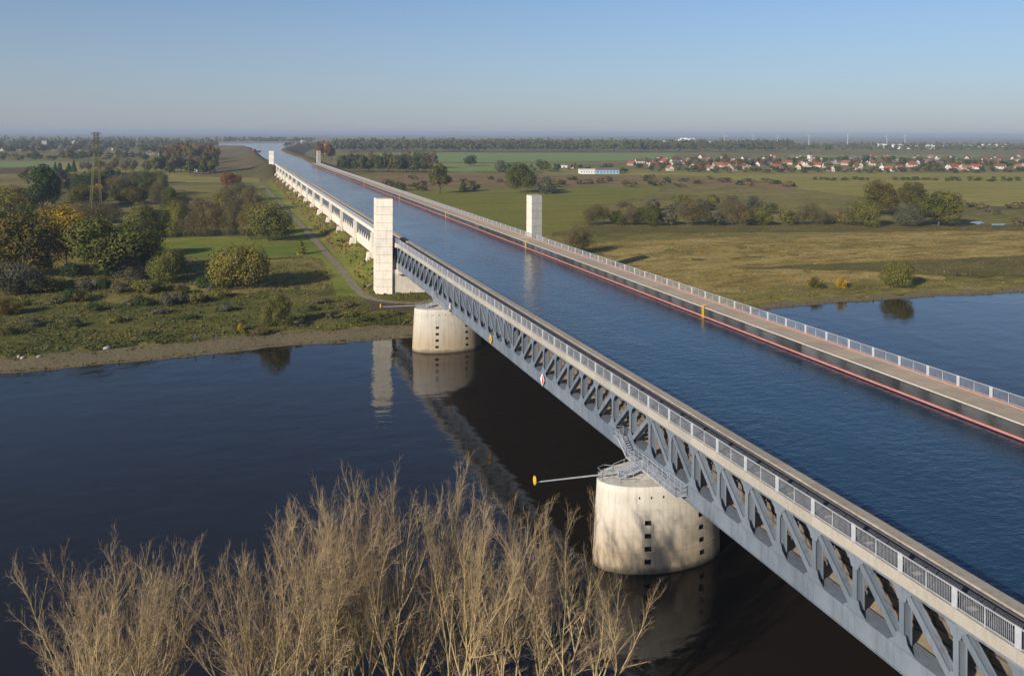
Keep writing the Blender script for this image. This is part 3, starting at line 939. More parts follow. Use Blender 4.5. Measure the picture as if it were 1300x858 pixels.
# ------------------------------------------------------------------ river piers (oval, battered, with square openings)
def river_pier(label, X, Y):
    t = thing('river_pier', label, 'bridge pier', (X, Y, 0), 0, 'oval concrete piers standing in the river')
    a0, b0, ZT = 8.5, 4.55, 10.12
    zs = [-2.5, 0.0, 1.15, 1.7, 2.65, 3.2, 4.15, 4.7, 5.65, 6.2, 7.6, 8.8, 9.3, ZT]
    zs = sorted(set(zs + [2.16, 5.2, 7.0]))
    def edge_angles(px_list):
        out = []
        for c_ in px_list: out += [c_ - 0.05, c_ + 0.05]
        return out
    cols = (R(246), R(298), R(150))
    th = sorted(set([round(2 * pi * i / 64, 4) for i in range(64)] + edge_angles(cols)))
    th2 = [q for q in th if not any(abs(q - c_) < 0.049 for c_ in cols)]
    th = th2
    def pt(q, z):
        k = 1.0 - 0.060 * z / ZT * 1.0
        return Vector(((a0 - 0.5 * z / ZT) * cos(q), (b0 - 0.42 * z / ZT) * sin(q), z))
    holes_z = [(1.15, 1.7), (2.65, 3.2), (4.15, 4.7), (5.65, 6.2)]
    n = len(th)
    mb = MB(); nb = MB()
    for j in range(len(zs) - 1):
        z0, z1 = zs[j], zs[j + 1]
        for i in range(n):
            q0, q1 = th[i], th[(i + 1) % n]
            if q1 < q0: q1 += 2 * pi
            P = [pt(q0, z0), pt(q1, z0), pt(q1, z1), pt(q0, z1)]
            hole = any(abs((q0 + q1) / 2 - c_) < 0.01 for c_ in cols) and any(abs(z0 - h0) < 0.01 and abs(z1 - h1) < 0.01 for h0, h1 in holes_z)
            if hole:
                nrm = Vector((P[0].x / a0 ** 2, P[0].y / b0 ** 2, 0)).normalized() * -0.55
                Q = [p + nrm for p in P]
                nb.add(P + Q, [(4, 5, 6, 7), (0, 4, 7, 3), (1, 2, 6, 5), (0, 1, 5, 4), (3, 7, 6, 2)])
            else:
                mb.add(P, [(0, 1, 2, 3)])
    mb.add([pt(q, ZT) for q in th], [tuple(range(n))])
    o = mb.build('shaft', MAT['pier'], t)
    bm = bmesh.new(); bm.from_mesh(o.data); bmesh.ops.remove_doubles(bm, verts=bm.verts, dist=0.001); bm.to_mesh(o.data); bm.free()
    for p in o.data.polygons: p.use_smooth = abs(p.normal.z) < 0.7
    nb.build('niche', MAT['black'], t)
    # shallow lift joints: thin proud bands
    for z in (2.35, 4.95, 7.4):
        g = MB()
        r0 = [pt(q, z - 0.03) * 1.0 for q in th]; r1 = [pt(q, z + 0.03) for q in th]
        for i in range(n):
            i2 = (i + 1) % n
            def out(p, e): return Vector((p.x * (1 + e / a0), p.y * (1 + e / b0), p.z))
            g.add([out(r0[i], 0.03), out(r0[i2], 0.03), out(r1[i2], 0.03), out(r1[i], 0.03), out(r1[i], -0.05), out(r1[i2], -0.05), out(r0[i], -0.05), out(r0[i2], -0.05)], [(0, 1, 2, 3), (3, 2, 5, 4), (6, 7, 1, 0)])
        g.build('lift_joint', MAT['pier'], t)
    # bearing block
    bb = MB()
    bb.hexa([(-3.4, -1.7, ZT), (1.4, -1.7, ZT), (1.4, 1.7, ZT), (-3.4, 1.7, ZT), (-2.4, -1.1, ZT + 0.22), (0.9, -1.1, ZT + 0.22), (0.9, 1.1, ZT + 0.22), (-2.4, 1.1, ZT + 0.22)])
    bb.build('bearing_block', MAT['pier'], t)
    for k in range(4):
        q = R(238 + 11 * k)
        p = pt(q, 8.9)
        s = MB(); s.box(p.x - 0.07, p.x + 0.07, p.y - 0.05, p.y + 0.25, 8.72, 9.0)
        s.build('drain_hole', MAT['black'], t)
    return t
river_pier('stained oval concrete river pier nearest the camera, below the access stair', 1.4, 0.0)
river_pier('oval concrete river pier by the far bank, below the left pylon', 1.4, 106.2)
for y, w in ((0.0, 'near'), (106.2, 'far')):
    pr = river_pier('oval river pier under the far truss, in the %s row behind the first' % w, 42.4, y)

# ------------------------------------------------------------------ booms with yellow signs, access stairs, channel marks
def boom(label, Y, L=9.0):
    t = thing('marker_boom', label, 'boom', (-4.6, Y, 10.12), 0, 'booms with yellow signs on the river piers')
    m = MB(); m.box(0.6, 1.0, -0.2, 0.2, 0, 0.75); m.build('bracket', MAT['galv'], t)
    m = MB(); m.bar((1.4, 0, 0.52), (-L - 1.0, 0, 0.72), 0.11, 0.08, 6); m.build('arm', MAT['galv'], t)
    m = MB()
    c = (-L - 1.2, 0, 0.95)
    n = 8
    for x0, x1 in ((c[0] - 0.06, c[0] + 0.06),):
        m.prism_x([(0.42 * cos(2 * pi * i / n + pi / 8), c[2] + 0.55 * sin(2 * pi * i / n + pi / 8)) for i in range(n)], x0, x1)
    o = m.build('sign', MAT['yellow'], t); o.rotation_euler = (0, 0, 0)
    return t
boom('steel boom with a yellow disc reaching over the dark water', 0.0)
boom('small steel boom with a yellow sign before the far bank', 106.2)

def railing_run(mb, P, h=1.1, r=0.03):
    for i in range(len(P) - 1):
        a, b = Vector(P[i]), Vector(P[i + 1])
        for k in (h, h * 0.55): mb.bar(a + Vector((0, 0, k)), b + Vector((0, 0, k)), r)
        n = max(1, int((b - a).length / 1.1))
        for k in range(n + 1):
            p = a.lerp(b, k / n)
            mb.bar(p, p + Vector((0, 0, h)), r)
def stairs(label, Y):
    t = thing('access_stair', label, 'stair', (0, Y, 0), 0, 'steel access stairs on the river piers')
    g = MB(); g.box(-1.25, 0.14, -5.2, 3.4, 11.05, 11.13); g.box(-1.25, -1.15, -5.2, 3.4, 10.9, 11.05)
    for k in range(9): g.box(-1.25, 0.12, -5 + k, -4.92 + k, 10.93, 11.05)
    g.build('platform', MAT['galv'], t)
    u = MB()
    for k in range(7): u.box(-1.2, 0.1, 3.42 + 0.33 * k, 3.75 + 0.33 * k, 11.22 + 0.19 * k, 11.28 + 0.19 * k)
    u.hexa([(-1.27, 3.4, 10.95), (-1.21, 3.4, 10.95), (-1.21, 5.8, 12.4), (-1.27, 5.8, 12.4), (-1.27, 3.4, 11.25), (-1.21, 3.4, 11.25), (-1.21, 5.8, 12.7), (-1.27, 5.8, 12.7)])
    u.box(-1.25, 0.14, 5.75, 7.0, 12.5, 12.58)
    u.build('upper_steps', MAT['galv'], t)
    r = MB()
    railing_run(r, [(-1.2, -5.2, 11.13), (-1.2, -1.0, 11.13)]); railing_run(r, [(-1.2, 1.2, 11.13), (-1.2, 3.4, 11.13), (-1.2, 5.75, 12.58), (-1.2, 7.0, 12.58), (0.1, 7.0, 12.58)])
    railing_run(r, [(-0.1, -5.2, 11.13), (-0.1, 3.4, 11.13)], 1.0)
    r.build('handrail', MAT['galv'], t)
    s = MB()
    for k in range(8): s.box(-1.3 - 0.36 * (k + 1), -1.3 - 0.36 * k, -0.9, 0.9, 11.02 - 0.1 * k, 11.08 - 0.1 * k)
    for y in (-0.95, 0.9):
        s.hexa([(-4.3, y, 10.15), (-1.25, y, 10.95), (-1.25, y + 0.06, 10.95), (-4.3, y + 0.06, 10.15), (-4.3, y, 10.4), (-1.25, y, 11.2), (-1.25, y + 0.06, 11.2), (-4.3, y + 0.06, 10.4)])
    railing_run(s, [(-1.25, -0.9, 11.13), (-4.2, -0.9, 10.3)]); railing_run(s, [(-1.25, 0.9, 11.13), (-4.2, 0.9, 10.3)])
    s.build('lower_steps', MAT['galv'], t)
    l = MB(); railing_run(l, [(-4.2, -0.9, 10.12), (-4.4, -1.7, 10.12), (-3.0, -2.2, 10.12)]); l.build('landing_rail', MAT['galv'], t); l = MB(); railing_run(l, [(-4.2, 0.9, 10.12), (-5.2, 1.5, 10.12), (-6.3, 0.9, 10.12), (-6.3, -0.6, 10.12), (-5.4, -1.3, 10.12)])
    l.build('landing_rail', MAT['galv'], t)
    b = MB(); b.box(-1.35, 1.0, -9.4, -5.3, 11.05, 11.13); railing_run(b, [(-1.3, -9.4, 11.13), (-1.3, -5.3, 11.13)]); railing_run(b, [(0.1, -9.4, 11.13), (0.1, -5.3, 11.13)]); railing_run(b, [(-1.3, -9.4, 11.13), (0.1, -9.4, 11.13)])
    b.build('side_platform', MAT['galv'], t)
    return t
stairs('grey steel access stair and platforms on the nearest river pier', 0.0)
stairs('tiny steel access stair on top of the pier by the far bank', 106.2)

def diamond(label, px, kind):
    y = None
    lo, hi = -60.0, 200.0
    for _ in range(50):
        y = (lo + hi) / 2
        v = Vector((0.1, y, 11.4)) - CAM
        u = v.x * cos(PSI) - v.y * sin(PSI); z = v.x * sin(PSI) + v.y * cos(PSI)
        if 650 + F * u / z > px: lo = y
        else: hi = y
    t = thing('channel_mark', label, 'sign', (-0.02, y, 11.5), 0, 'diamond channel marks on the lower chord')
    s = 0.92
    def dia(k, x0, x1): return MB().prism_x([(-k, 0), (0, -k * 1.15), (k, 0), (0, k * 1.15)], x0, x1)
    b = MB(); b.box(0.0, 0.2, -0.06, 0.06, -0.5, 0.5); b.build('bracket', MAT['galv'], t)
    if kind == 'y':
        dia(s * 0.9, -0.08, -0.0).build('board', MAT['yellow'], t)
        dia(s * 0.3, -0.1, -0.081).build('dark_centre', MAT['steel_dark_and_shade'], t)
    else:
        dia(s, -0.08, 0.0).build('board', MAT['white'], t)
        m = MB(); m.prism_x([(-s * 0.86, 0), (0, -s), (0, s)], -0.1, -0.081); m.build('red_half', MAT['red'], t)
    return t
diamond('red and white diamond mark above the pier by the far bank', 573, 'r')
diamond('yellow diamond mark on the lower chord just past the pier', 625, 'y')
diamond('red and white diamond mark near the middle of the river', 691, 'r')

# ------------------------------------------------------------------ leafy trees
def quads_mesh(name, C, N, S, mats, extra=None, aspect=None, up=None, mi=None):
    """many small leaf-clump faces: centres C, normals N, half sizes S"""
    n = len(C)
    rnd = rng.normal(size=(n, 3))
    if up is not None: rnd = rnd * (1 - up) + np.array([0, 0, 1.0]) * up * 2
    N = N / np.maximum(1e-6, np.linalg.norm(N, axis=1, keepdims=True))
    U = np.cross(N, rnd); U /= np.maximum(1e-6, np.linalg.norm(U, axis=1, keepdims=True))
    V = np.cross(N, U)
    S = S.reshape(-1, 1)
    asp = 0.75 if aspect is None else aspect
    a, b = U * S * asp, V * S
    vs = np.stack([C - a * 0.9 - b * 0.35, C - a * 0.1 - b, C + a - b * 0.1, C + a * 0.15 + b], 1).reshape(-1, 3)
    nv = len(vs)
    ev = np.zeros((0, 3)); ef = []
    if extra is not None: ev = np.array(extra.v, dtype=float).reshape(-1, 3); ef = extra.f
    V_ = np.concatenate([vs, ev])
    me = bpy.data.meshes.new(name)
    loops = [np.arange(nv)] + [np.array(f) + nv for f in ef]
    ll = np.concatenate(loops).astype(np.int32)
    tot = np.array([4] * n + [len(f) for f in ef], dtype=np.int32)
    st = np.concatenate([[0], np.cumsum(tot)[:-1]]).astype(np.int32)
    me.vertices.add(len(V_)); me.vertices.foreach_set('co', V_.astype(np.float32).ravel())
    me.loops.add(len(ll)); me.loops.foreach_set('vertex_index', ll)
    me.polygons.add(len(tot)); me.polygons.foreach_set('loop_start', st); me.polygons.foreach_set('loop_total', tot)
    for m_ in mats: me.materials.append(m_)
    if extra is not None: me.polygons.foreach_set('material_index', np.array([0] * n + [1] * len(ef), dtype=np.int32))
    me.update(calc_edges=True)
    me.validate()
    return me

def leaf_cloud(shape, seed, W, H, K, n, leaf):
    r = np.random.default_rng(seed)
    C, Nn = [], []
    if shape == 'conifer':
        t = r.random(n) ** 0.7
        z = H * (0.06 + 0.94 * (1 - t))
        rad = W / 2 * (0.08 + 0.92 * t) * (0.55 + 0.5 * r.random(n)) * (0.75 + 0.25 * np.sin(z * 9 / H * 2 * pi / 2))
        q = r.random(n) * 2 * pi
        P = np.stack([rad * np.cos(q), rad * np.sin(q), z], 1)
        N = np.stack([np.cos(q), np.sin(q), 0.7 + 0 * q], 1) + 0.6 * r.normal(size=(n, 3))
        return P, N
    if shape == 'oak': z0, cz, rz = 0.10, 0.50, 0.50
    elif shape == 'tall': z0, cz, rz = 0.10, 0.52, 0.47
    else: z0, cz, rz = 0.0, 0.40, 0.58
    k = 0
    lob = []
    while k < K:
        d = r.normal(size=3); d /= np.linalg.norm(d)
        if d[2] < -0.55: continue
        f = 0.40 + 0.42 * r.random()
        c = np.array([d[0] * W / 2 * f, d[1] * W / 2 * f, H * (cz + rz * f * d[2])])
        rr = (0.11 + 0.20 * r.random() ** 1.4) * W
        if shape == 'round': rr *= 0.95; c[2] = max(c[2], rr * 0.5)
        lob.append((c, rr)); k += 1
    lob.append((np.array([0, 0, H * cz]), W * 0.33))
    w = np.array([q[1] ** 2 for q in lob]); w /= w.sum()
    for (c, rr), wk in zip(lob, w):
        m_ = max(4, int(n * wk))
        d = r.normal(size=(m_, 3)); d /= np.linalg.norm(d, axis=1, keepdims=True)
        kc = max(3, m_ // 14)
        cl = r.normal(size=(kc, 3)); cl /= np.linalg.norm(cl, axis=1, keepdims=True)
        d = 0.55 * d + cl[r.integers(0, kc, m_)]; d /= np.linalg.norm(d, axis=1, keepdims=True)
        sh = 0.72 + 0.36 * r.random((m_, 1)) ** 1.5
        p = c + d * rr * sh * np.array([1, 1, 0.85 if shape != 'tall' else 1.15])
        C.append(p); Nn.append(d + np.array([0, 0, 0.25]) + 0.38 * r.normal(size=(m_, 3)))
    P = np.concatenate(C); N = np.concatenate(Nn)
    P[:, 2] = np.maximum(P[:, 2], 0.02 * H)
    return P, N

def trunk_mb(W, H, shape, seed):
    r = random.Random(seed)
    m = MB()
    top = H * (0.5 if shape != 'conifer' else 0.95)
    r0 = 0.022 * H if shape != 'round' else 0.016 * H
    m.bar((0, 0, -0.6), (0.1, 0, top * 0.45), r0 * 1.25, r0 * 0.85, 7)
    m.bar((0.1, 0, top * 0.45), (0, 0.15, top), r0 * 0.85, r0 * 0.4, 7)
    if shape != 'conifer':
        for k in range(7):
            q = k * 2.4 + r.random()
            z = top * (0.3 + 0.6 * k / 7)
            e = (W * 0.32 * cos(q), W * 0.32 * sin(q), z + H * (0.14 + 0.1 * r.random()))
            m.bar((0, 0, z), e, r0 * 0.45, r0 * 0.12, 5)
    return m

SHAPES = {  # shape: W, H, lobes, leaves near, leaf size near
    'oak': (14.0, 13.0, 30, 15000, 0.235), 'round': (11.0, 8.5, 30, 18000, 0.15), 'tall': (8.0, 14.0, 26, 10000, 0.22), 'conifer': (6.0, 10.0, 0, 4000, 0.24)}
TREE_CACHE = {}
def tree_parts(shape, leaf, var, far):
    k = (shape, leaf, var, far)
    if k not in TREE_CACHE:
        W, H, K, n, s = SHAPES[shape]
        sd = var * 31 + {'oak': 1, 'round': 2, 'tall': 3, 'conifer': 4}[shape] + (500 if far else 0)
        if far == 2: n, s, K = 420, s * 4.2, 14
        elif far == 1: n, s, K = 2600, s * 2.0, 24
        twig = leaf == 'brown'
        P, N = leaf_cloud(shape, sd, W, H, K, n, s)
        S = s * (0.6 + 0.8 * rng.random(len(P)))
        asp = 0.75
        if twig and not far: S = S * 1.5; asp = 0.16
        elif twig and far == 1: S = S * 1.2; asp = 0.35
        tm = trunk_mb(W, H, shape, sd)
        if far: TREE_CACHE[k] = (quads_mesh(shape + '_tree', P, N, S, [LEAF[leaf], MAT['bark']], tm, asp), None)
        else: TREE_CACHE[k] = (quads_mesh('crown', P, N, S, [LEAF[leaf]], None, asp, 0.5 if twig else None), tm.mesh('trunk', MAT['bark'], True))
    return TREE_CACHE[k]

NAME = {'oak': 'broadleaf_tree', 'round': 'willow_bush', 'tall': 'tall_tree', 'conifer': 'conifer'}
def tree(px, py, w, h, shape, leaf, label, group=None, cat=None, name=None, var=None):
    p = at_ground(px, py)
    d = depth(p)
    W0, H0 = SHAPES[shape][:2]
    k = d / F
    far = 0 if (h >= 22 and d < 700) else (1 if h >= 11 else 2)
    v = random.randrange(3 if far else 2) if var is None else var
    cr, tr = tree_parts(shape, leaf, v, far)
    sx, sz = w * k / W0, h * k / H0
    loc = (p.x, p.y, p.z - 0.15)
    rz = random.random() * 6.28
    nm = name or NAME[shape]
    ct = cat or ('bush' if shape == 'round' else 'tree')
    if far:
        o = link(nm, cr, loc=loc)
        tag(o, label, ct, group)
    else:
        o = thing(nm, label, ct, loc, 0, group)
        link('trunk', tr, o)
        link('crown', cr, o)
    o.rotation_euler = (0, 0, rz)
    o.scale = (sx * (0.95 + 0.1 * random.random()), sx * (0.95 + 0.1 * random.random()), sz)
    return o

ORD = ['leftmost', 'second', 'third', 'fourth', 'fifth', 'sixth', 'seventh', 'eighth', 'ninth', 'tenth', 'eleventh', 'twelfth', 'thirteenth', 'fourteenth', 'fifteenth', 'sixteenth', 'seventeenth', 'eighteenth']
def nth(label, i):
    if i >= len(ORD): return label
    t = label + (', leftmost of them' if i == 0 else ', %s from left' % ORD[i])
    return t if len(t.split()) <= 16 else label

def row(x0, x1, y, n, w, h, shape, leafs, label, group, jit=0.3, yj=1.0, cat=None):
    for i in range(n):
        t = (i + 0.5) / n
        px = x0 + (x1 - x0) * t + (random.random() - 0.5) * jit * abs(x1 - x0) / n * 2
        tree(px, y + (random.random() - 0.5) * 2 * yj, w * (0.75 + 0.5 * random.random()), h * (0.75 + 0.5 * random.random()), shape, random.choice(leafs), nth(label, i) if h >= 10 and n <= 16 else label, group, cat)

# left bank, one by one
T = tree
T(140, 352, 112, 78, 'oak', 'oak', 'largest dark green tree on the left, in front of the lattice mast', None)
T(84, 338, 66, 74, 'oak', 'yellow', 'big tree with golden yellow leaves beside the largest dark tree', None)
T(24, 352, 92, 82, 'oak', 'autumn', 'big olive and orange tree at the left frame edge', None)
T(52, 352, 26, 38, 'tall', 'willow', 'narrow yellow-green bush below the golden tree', None, 'bush')
T(14, 374, 64, 46, 'round', 'grey', 'grey-green willow bush in the lower left bank corner', None)
T(55, 278, 36, 72, 'tall', 'green', 'tall narrow dark green tree behind the golden tree', None)
T(18, 278, 54, 42, 'oak', 'willow', 'olive rounded tree left of the tall narrow dark tree', None)
T(45, 236, 34, 30, 'oak', 'oak', 'dark tree behind the tall narrow dark green tree', None)
T(118, 284, 64, 32, 'round', 'brown', 'wide brown leafless thicket at the foot of the lattice mast', None)
T(118, 252, 26, 18, 'oak', 'yellow', 'small bright yellow tree behind the foot of the lattice mast', None)
T(180, 302, 54, 42, 'round', 'willow', 'olive bush right of the lattice mast foot', None)
T(214, 357, 46, 47, 'round', 'willow', 'olive willow bush right of the largest dark tree', None)
T(90, 352, 32, 20, 'round', 'green', 'low green bush in front of the golden tree', None)
T(134, 353, 28, 24, 'round', 'green', 'small dark green bush in front of the largest dark tree', None)
T(166, 355, 42, 22, 'round', 'grey', 'low grey-green bush right in front of the largest dark tree', None)
T(190, 371, 46, 19, 'round', 'willow', 'low yellow-olive bush nearest the scrubby bank', None)
T(8, 400, 34, 22, 'round', 'autumn', 'low rusty yellow bush at the left frame edge above the river bank', None)
T(308, 366, 76, 62, 'round', 'willow', 'large round olive willow bush left of the gravel road', None, var=0)
T(342, 306, 58, 48, 'round', 'willow', 'round willow bush behind the large one, beside the gravel road', None, var=1)
T(318, 300, 44, 42, 'round', 'brown', 'brown leafless bush touching the willow beside the road', None)
T(303, 255, 44, 27, 'round', 'brown', 'brown rounded shrub on the meadow near the far pylon', None)
T(292, 242, 24, 24, 'oak', 'rust', 'small rust-red tree on the meadow near the far pylon', None)
T(382, 323, 16, 19, 'conifer', 'willow', 'small cone-shaped tree on the grass beside the gravel road', None)
T(350, 414, 38, 40, 'round', 'willow', 'olive-green bush standing alone near the left river bank', None, var=1)
T(306, 420, 9, 11, 'round', 'yellow', 'tiny bright yellow bush near the left river bank', None)
for k, (x, lf) in enumerate(((222, 'willow'), (246, 'brown'), (268, 'brown'), (290, 'brown'), (206, 'oak'))):
    T(x, 300, 38, 44 if k != 4 else 34, 'round', lf, nth('brown and olive shrub in the hedge behind the green clearing', [1, 2, 3, 4, 0][k]), 'hedge behind the clearing')
row(205, 330, 268, 6, 34, 24, 'round', ['brown', 'willow', 'oak'], 'shrub in the second hedge behind the clearing', 'second hedge behind the clearing')
row(62, 210, 246, 8, 30, 26, 'round', ['oak', 'brown', 'green', 'oak'], 'dark bush in the belt right and left of the mast', 'dark bush belt around the mast', yj=4)
row(60, 215, 262, 6, 36, 26, 'round', ['willow', 'brown', 'autumn'], 'olive bush in the lower belt by the lattice mast', 'olive bush belt by the mast', yj=5)
row(0, 60, 318, 3, 46, 34, 'round', ['oak', 'autumn'], 'rusty dark bush under the olive trees at the left edge', 'bushes at the left edge')
row(60, 210, 232, 11, 20, 18, 'oak', ['oak', 'autumn', 'green', 'brown'], 'mixed tree in the hedgerow before the village on the left', 'hedgerow before the left village', yj=3)
row(50, 98, 218, 6, 9, 12, 'conifer', ['green'], 'dark conifer in the short row by the ploughed field', 'conifer row by the ploughed field')
row(98, 212, 217, 10, 14, 15, 'oak', ['oak', 'brown', 'rust'], 'small tree behind the hedgerow on the left', 'tree line behind the left hedgerow', yj=2)
row(196, 276, 221, 15, 13, 24, 'tall', ['rust', 'autumn', 'brown', 'oak', 'green'], 'tree at the front edge of the orange-brown wood by the canal bank', 'front of the wood by the canal bank', yj=3)
row(205, 278, 208, 16, 11, 24, 'tall', ['rust', 'brown', 'autumn', 'rust'], 'tree in the back of the orange-brown wood by the canal bank', 'back of the wood by the canal bank', yj=4)
row(-5, 190, 203, 22, 12, 10, 'oak', ['oak', 'brown', 'autumn', 'green'], 'small tree along the field edge before the left village', 'field edge trees before the left village', yj=1.5)
row(-5, 205, 193, 26, 12, 11, 'oak', ['oak', 'brown', 'oak', 'autumn'], 'tree among the houses of the left village', 'trees of the left village', yj=3)
T(72, 312, 66, 52, 'oak', 'autumn', 'orange-tinged tree between the golden tree and the left edge trees', None)
T(2, 318, 60, 56, 'oak', 'oak', 'dark green tree half cut off by the left frame edge', None)
T(36, 306, 54, 46, 'oak', 'green', 'dark green tree directly behind the olive and orange tree', None)
T(172, 326, 52, 42, 'oak', 'oak', 'green tree behind the right shoulder of the largest dark tree', None)
T(192, 342, 40, 34, 'round', 'willow', 'olive bush between the largest dark tree and the willow bush', None)
T(104, 304, 58, 36, 'round', 'brown', 'brown thicket behind the golden tree below the lattice mast', None)
T(60, 370, 36, 20, 'round', 'willow', 'low olive bush in front of the olive and orange tree', None)
T(112, 366, 40, 16, 'round', 'grey', 'low grey bush on the scrub in front of the golden tree', None)
# right of the canal
T(558, 246, 27, 40, 'tall', 'oak', 'tall dark tree standing alone beyond the canal, left of the big oak', None)
T(660, 245, 38, 38, 'oak', 'oak', 'big dark round oak alone on the green meadow', None)
T(692, 246, 34, 20, 'round', 'grey', 'grey-olive shrub beside the big dark oak', None)
T(588, 242, 13, 13, 'conifer', 'green', 'small dark pointed tree right of the tall lone tree', None)
T(603, 242, 16, 9, 'round', 'green', 'low dark bush between the tall lone tree and the big oak', None)
T(597, 211, 19, 14, 'oak', 'green', 'dome-shaped dark tree on the far field edge', None)
T(637, 219, 20, 16, 'round', 'grey', 'grey rounded tree on the field behind the big oak', None)
T(690, 218, 22, 15, 'oak', 'oak', 'dark tree behind the shrub beside the big oak', None)
row(432, 548, 219, 24, 10, 20, 'tall', ['oak', 'green', 'oak', 'autumn'], 'tree at the front of the planted grove right of the far pylon', 'front of the grove right of the far pylon', 0.2, 1)
row(428, 552, 214, 22, 11, 20, 'tall', ['brown', 'autumn', 'oak', 'brown'], 'tree in the back of the planted grove right of the far pylon', 'back of the grove right of the far pylon', 0.3, 1.5)
row(404, 424, 205, 5, 9, 22, 'tall', ['rust', 'yellow', 'rust'], 'orange autumn tree behind the far right pylon', 'orange trees behind the far pylon', 0.3, 2)
row(500, 700, 232, 13, 15, 6, 'round', ['brown', 'grey'], 'low brown bush on the reed strip behind the green meadow', 'low bushes on the reed strip', 0.5, 4)
row(440, 545, 241, 8, 18, 10, 'round', ['brown', 'oak'], 'low dark bush behind the far railing', 'bushes behind the far railing', 0.5, 5)
row(700, 1010, 233, 26, 16, 7, 'round', ['brown', 'grey', 'green', 'brown'], 'low bush in the rough strip beyond the meadow', 'low bushes in the rough strip', 0.6, 5)
row(1030, 1105, 229, 9, 9, 5, 'round', ['green', 'oak'], 'tiny dark bush in the left short row before the village', 'left bush row before the village', 0.3, 0.5)
row(1135, 1180, 229, 7, 9, 5, 'round', ['green', 'oak'], 'tiny dark bush in the middle short row before the village', 'middle bush row before the village', 0.3, 0.5)
row(1185, 1300, 230, 12, 9, 6, 'round', ['green', 'oak'], 'tiny dark bush in the right row before the village', 'right bush row before the village', 0.5, 1)
T(758, 286, 34, 30, 'round', 'brown', 'bare brown bush at the left end of the long thicket', None)
T(784, 286, 24, 20, 'round', 'oak', 'dark bush second from the left end of the long thicket', None)
for x, w, h, lf, lb in ((803, 28, 26, 'brown', 'brown bush right of the dark one in the long thicket'), (824, 34, 30, 'oak', 'dark olive bush in the left half of the long thicket'), (848, 26, 24, 'grey', 'grey-green bush in the left half of the long thicket'),
                    (880, 46, 40, 'brown', 'tallest bare brown bush of the long thicket'), (908, 30, 24, 'grey', 'grey bush right of the tallest bare one in the thicket'), (930, 42, 44, 'brown', 'bare brown tree in the middle of the long thicket'), (958, 38, 30, 'willow', 'olive willow right of the bare tree in the thicket')):
    T(x, 286, w * 1.05, h * 0.86, 'round', lf, lb, None)
row(985, 1075, 285, 5, 32, 23, 'round', ['brown', 'brown', 'willow'], 'brown shrub in the low middle part of the long thicket', 'low middle part of the long thicket')
row(780, 980, 268, 10, 30, 16, 'round', ['grey', 'brown', 'willow'], 'shrub in the back row of the long thicket', 'back row of the long thicket', 0.4, 5)
T(1096, 287, 46, 34, 'round', 'willow', 'olive bush left of the big trees at the right of the thicket', None)
T(1118, 274, 46, 44, 'oak', 'autumn', 'olive tree behind the bushes, left of the golden tree', None)
T(1160, 266, 36, 35, 'oak', 'autumn', 'golden-brown tree behind the thicket on the right', None)
T(1192, 287, 58, 44, 'oak', 'oak', 'big dark brownish tree at the right end of the long thicket', None)
T(1158, 287, 36, 30, 'round', 'grey', 'grey bush in front of the golden-brown tree', None)
row(1225, 1300, 268, 6, 16, 8, 'round', ['brown', 'grey'], 'low brown bush near the marsh pools', 'low bushes by the marsh pools', 0.5, 5)
T(1294, 286, 24, 10, 'round', 'brown', 'low brown bush at the right frame edge by the pools', None)
T(735, 322, 46, 36, 'round', 'brown', 'bare twiggy bush behind the railing, right of the canal pylon', None)
T(1140, 363, 42, 36, 'round', 'willow', 'round olive willow bush mirrored in the river on the right', None, var=0)
T(1068, 366, 14, 16, 'round', 'yellow', 'small yellow bush near the right river bank', None)
T(1035, 366, 18, 15, 'round', 'autumn', 'small olive-yellow bush left of the yellow one', None)
row(1208, 1236, 350, 4, 11, 6, 'round', ['brown'], 'pale dead reed clump on the right bank', 'dead reeds on the right bank', cat='reeds')
row(640, 850, 217, 22, 9, 8, 'oak', ['oak', 'autumn', 'green', 'brown'], 'small tree around the white and blue shed', 'trees around the shed', 0.5, 3)
row(850, 1310, 218.5, 56, 11, 7, 'oak', ['oak', 'brown', 'green', 'oak', 'autumn'], 'tree along the near edge of the right village', 'near edge trees of the right village', 0.5, 2)
row(820, 1310, 210, 90, 11, 9, 'oak', ['oak', 'brown', 'green', 'autumn'], 'tree among the roofs of the right village', 'trees among the right village roofs', 0.5, 4)

# far woods: one mass each
def wood(name, x0, x1, y0, y1, n, hm, label, leafs):
    Cs, Ns, Ss = [], [], []
    r = np.random.default_rng(int(x0 + 1000))
    for i in range(n):
        px = x0 + (x1 - x0) * r.random(); py = y0 + (y1 - y0) * r.random() ** 1.7
        p = at(px, py, 5)
        h = hm * (0.75 + 0.4 * r.random()); w = h * 0.62
        P, N = leaf_cloud('oak' if r.random() < .6 else 'tall', int(r.integers(1e6)), w, h, 6, 46, 1)
        Cs.append(P + np.array([p.x, p.y, 5.0])); Ns.append(N); Ss.append(np.full(len(P), h * 0.10))
    me = quads_mesh(name, np.concatenate(Cs), np.concatenate(Ns), np.concatenate(Ss), [LEAF[leafs]])
    o = link(name, me, kind='stuff')
    o['label'] = label; o['category'] = 'wood'
    return o
wood('far_woodland', 424, 1005, 193.5, 184, 1400, 29, 'long dark far-off wood along the horizon right of the canal', 'oak')
wood('far_woodland', 1000, 1330, 193, 185, 420, 20, 'far-off wood behind the village roofs on the right', 'oak')
wood('far_woodland', -30, 280, 189, 178, 460, 24, 'far-off wood behind the village on the left', 'oak')
wood('far_woodland', 285, 400, 182.0, 178.5, 160, 24, 'far-off dark wood beyond the wide canal basin', 'oak')
wood('far_woodland', 360, 425, 190, 184, 90, 20, 'wooded dark strip on the right canal bank', 'brown')

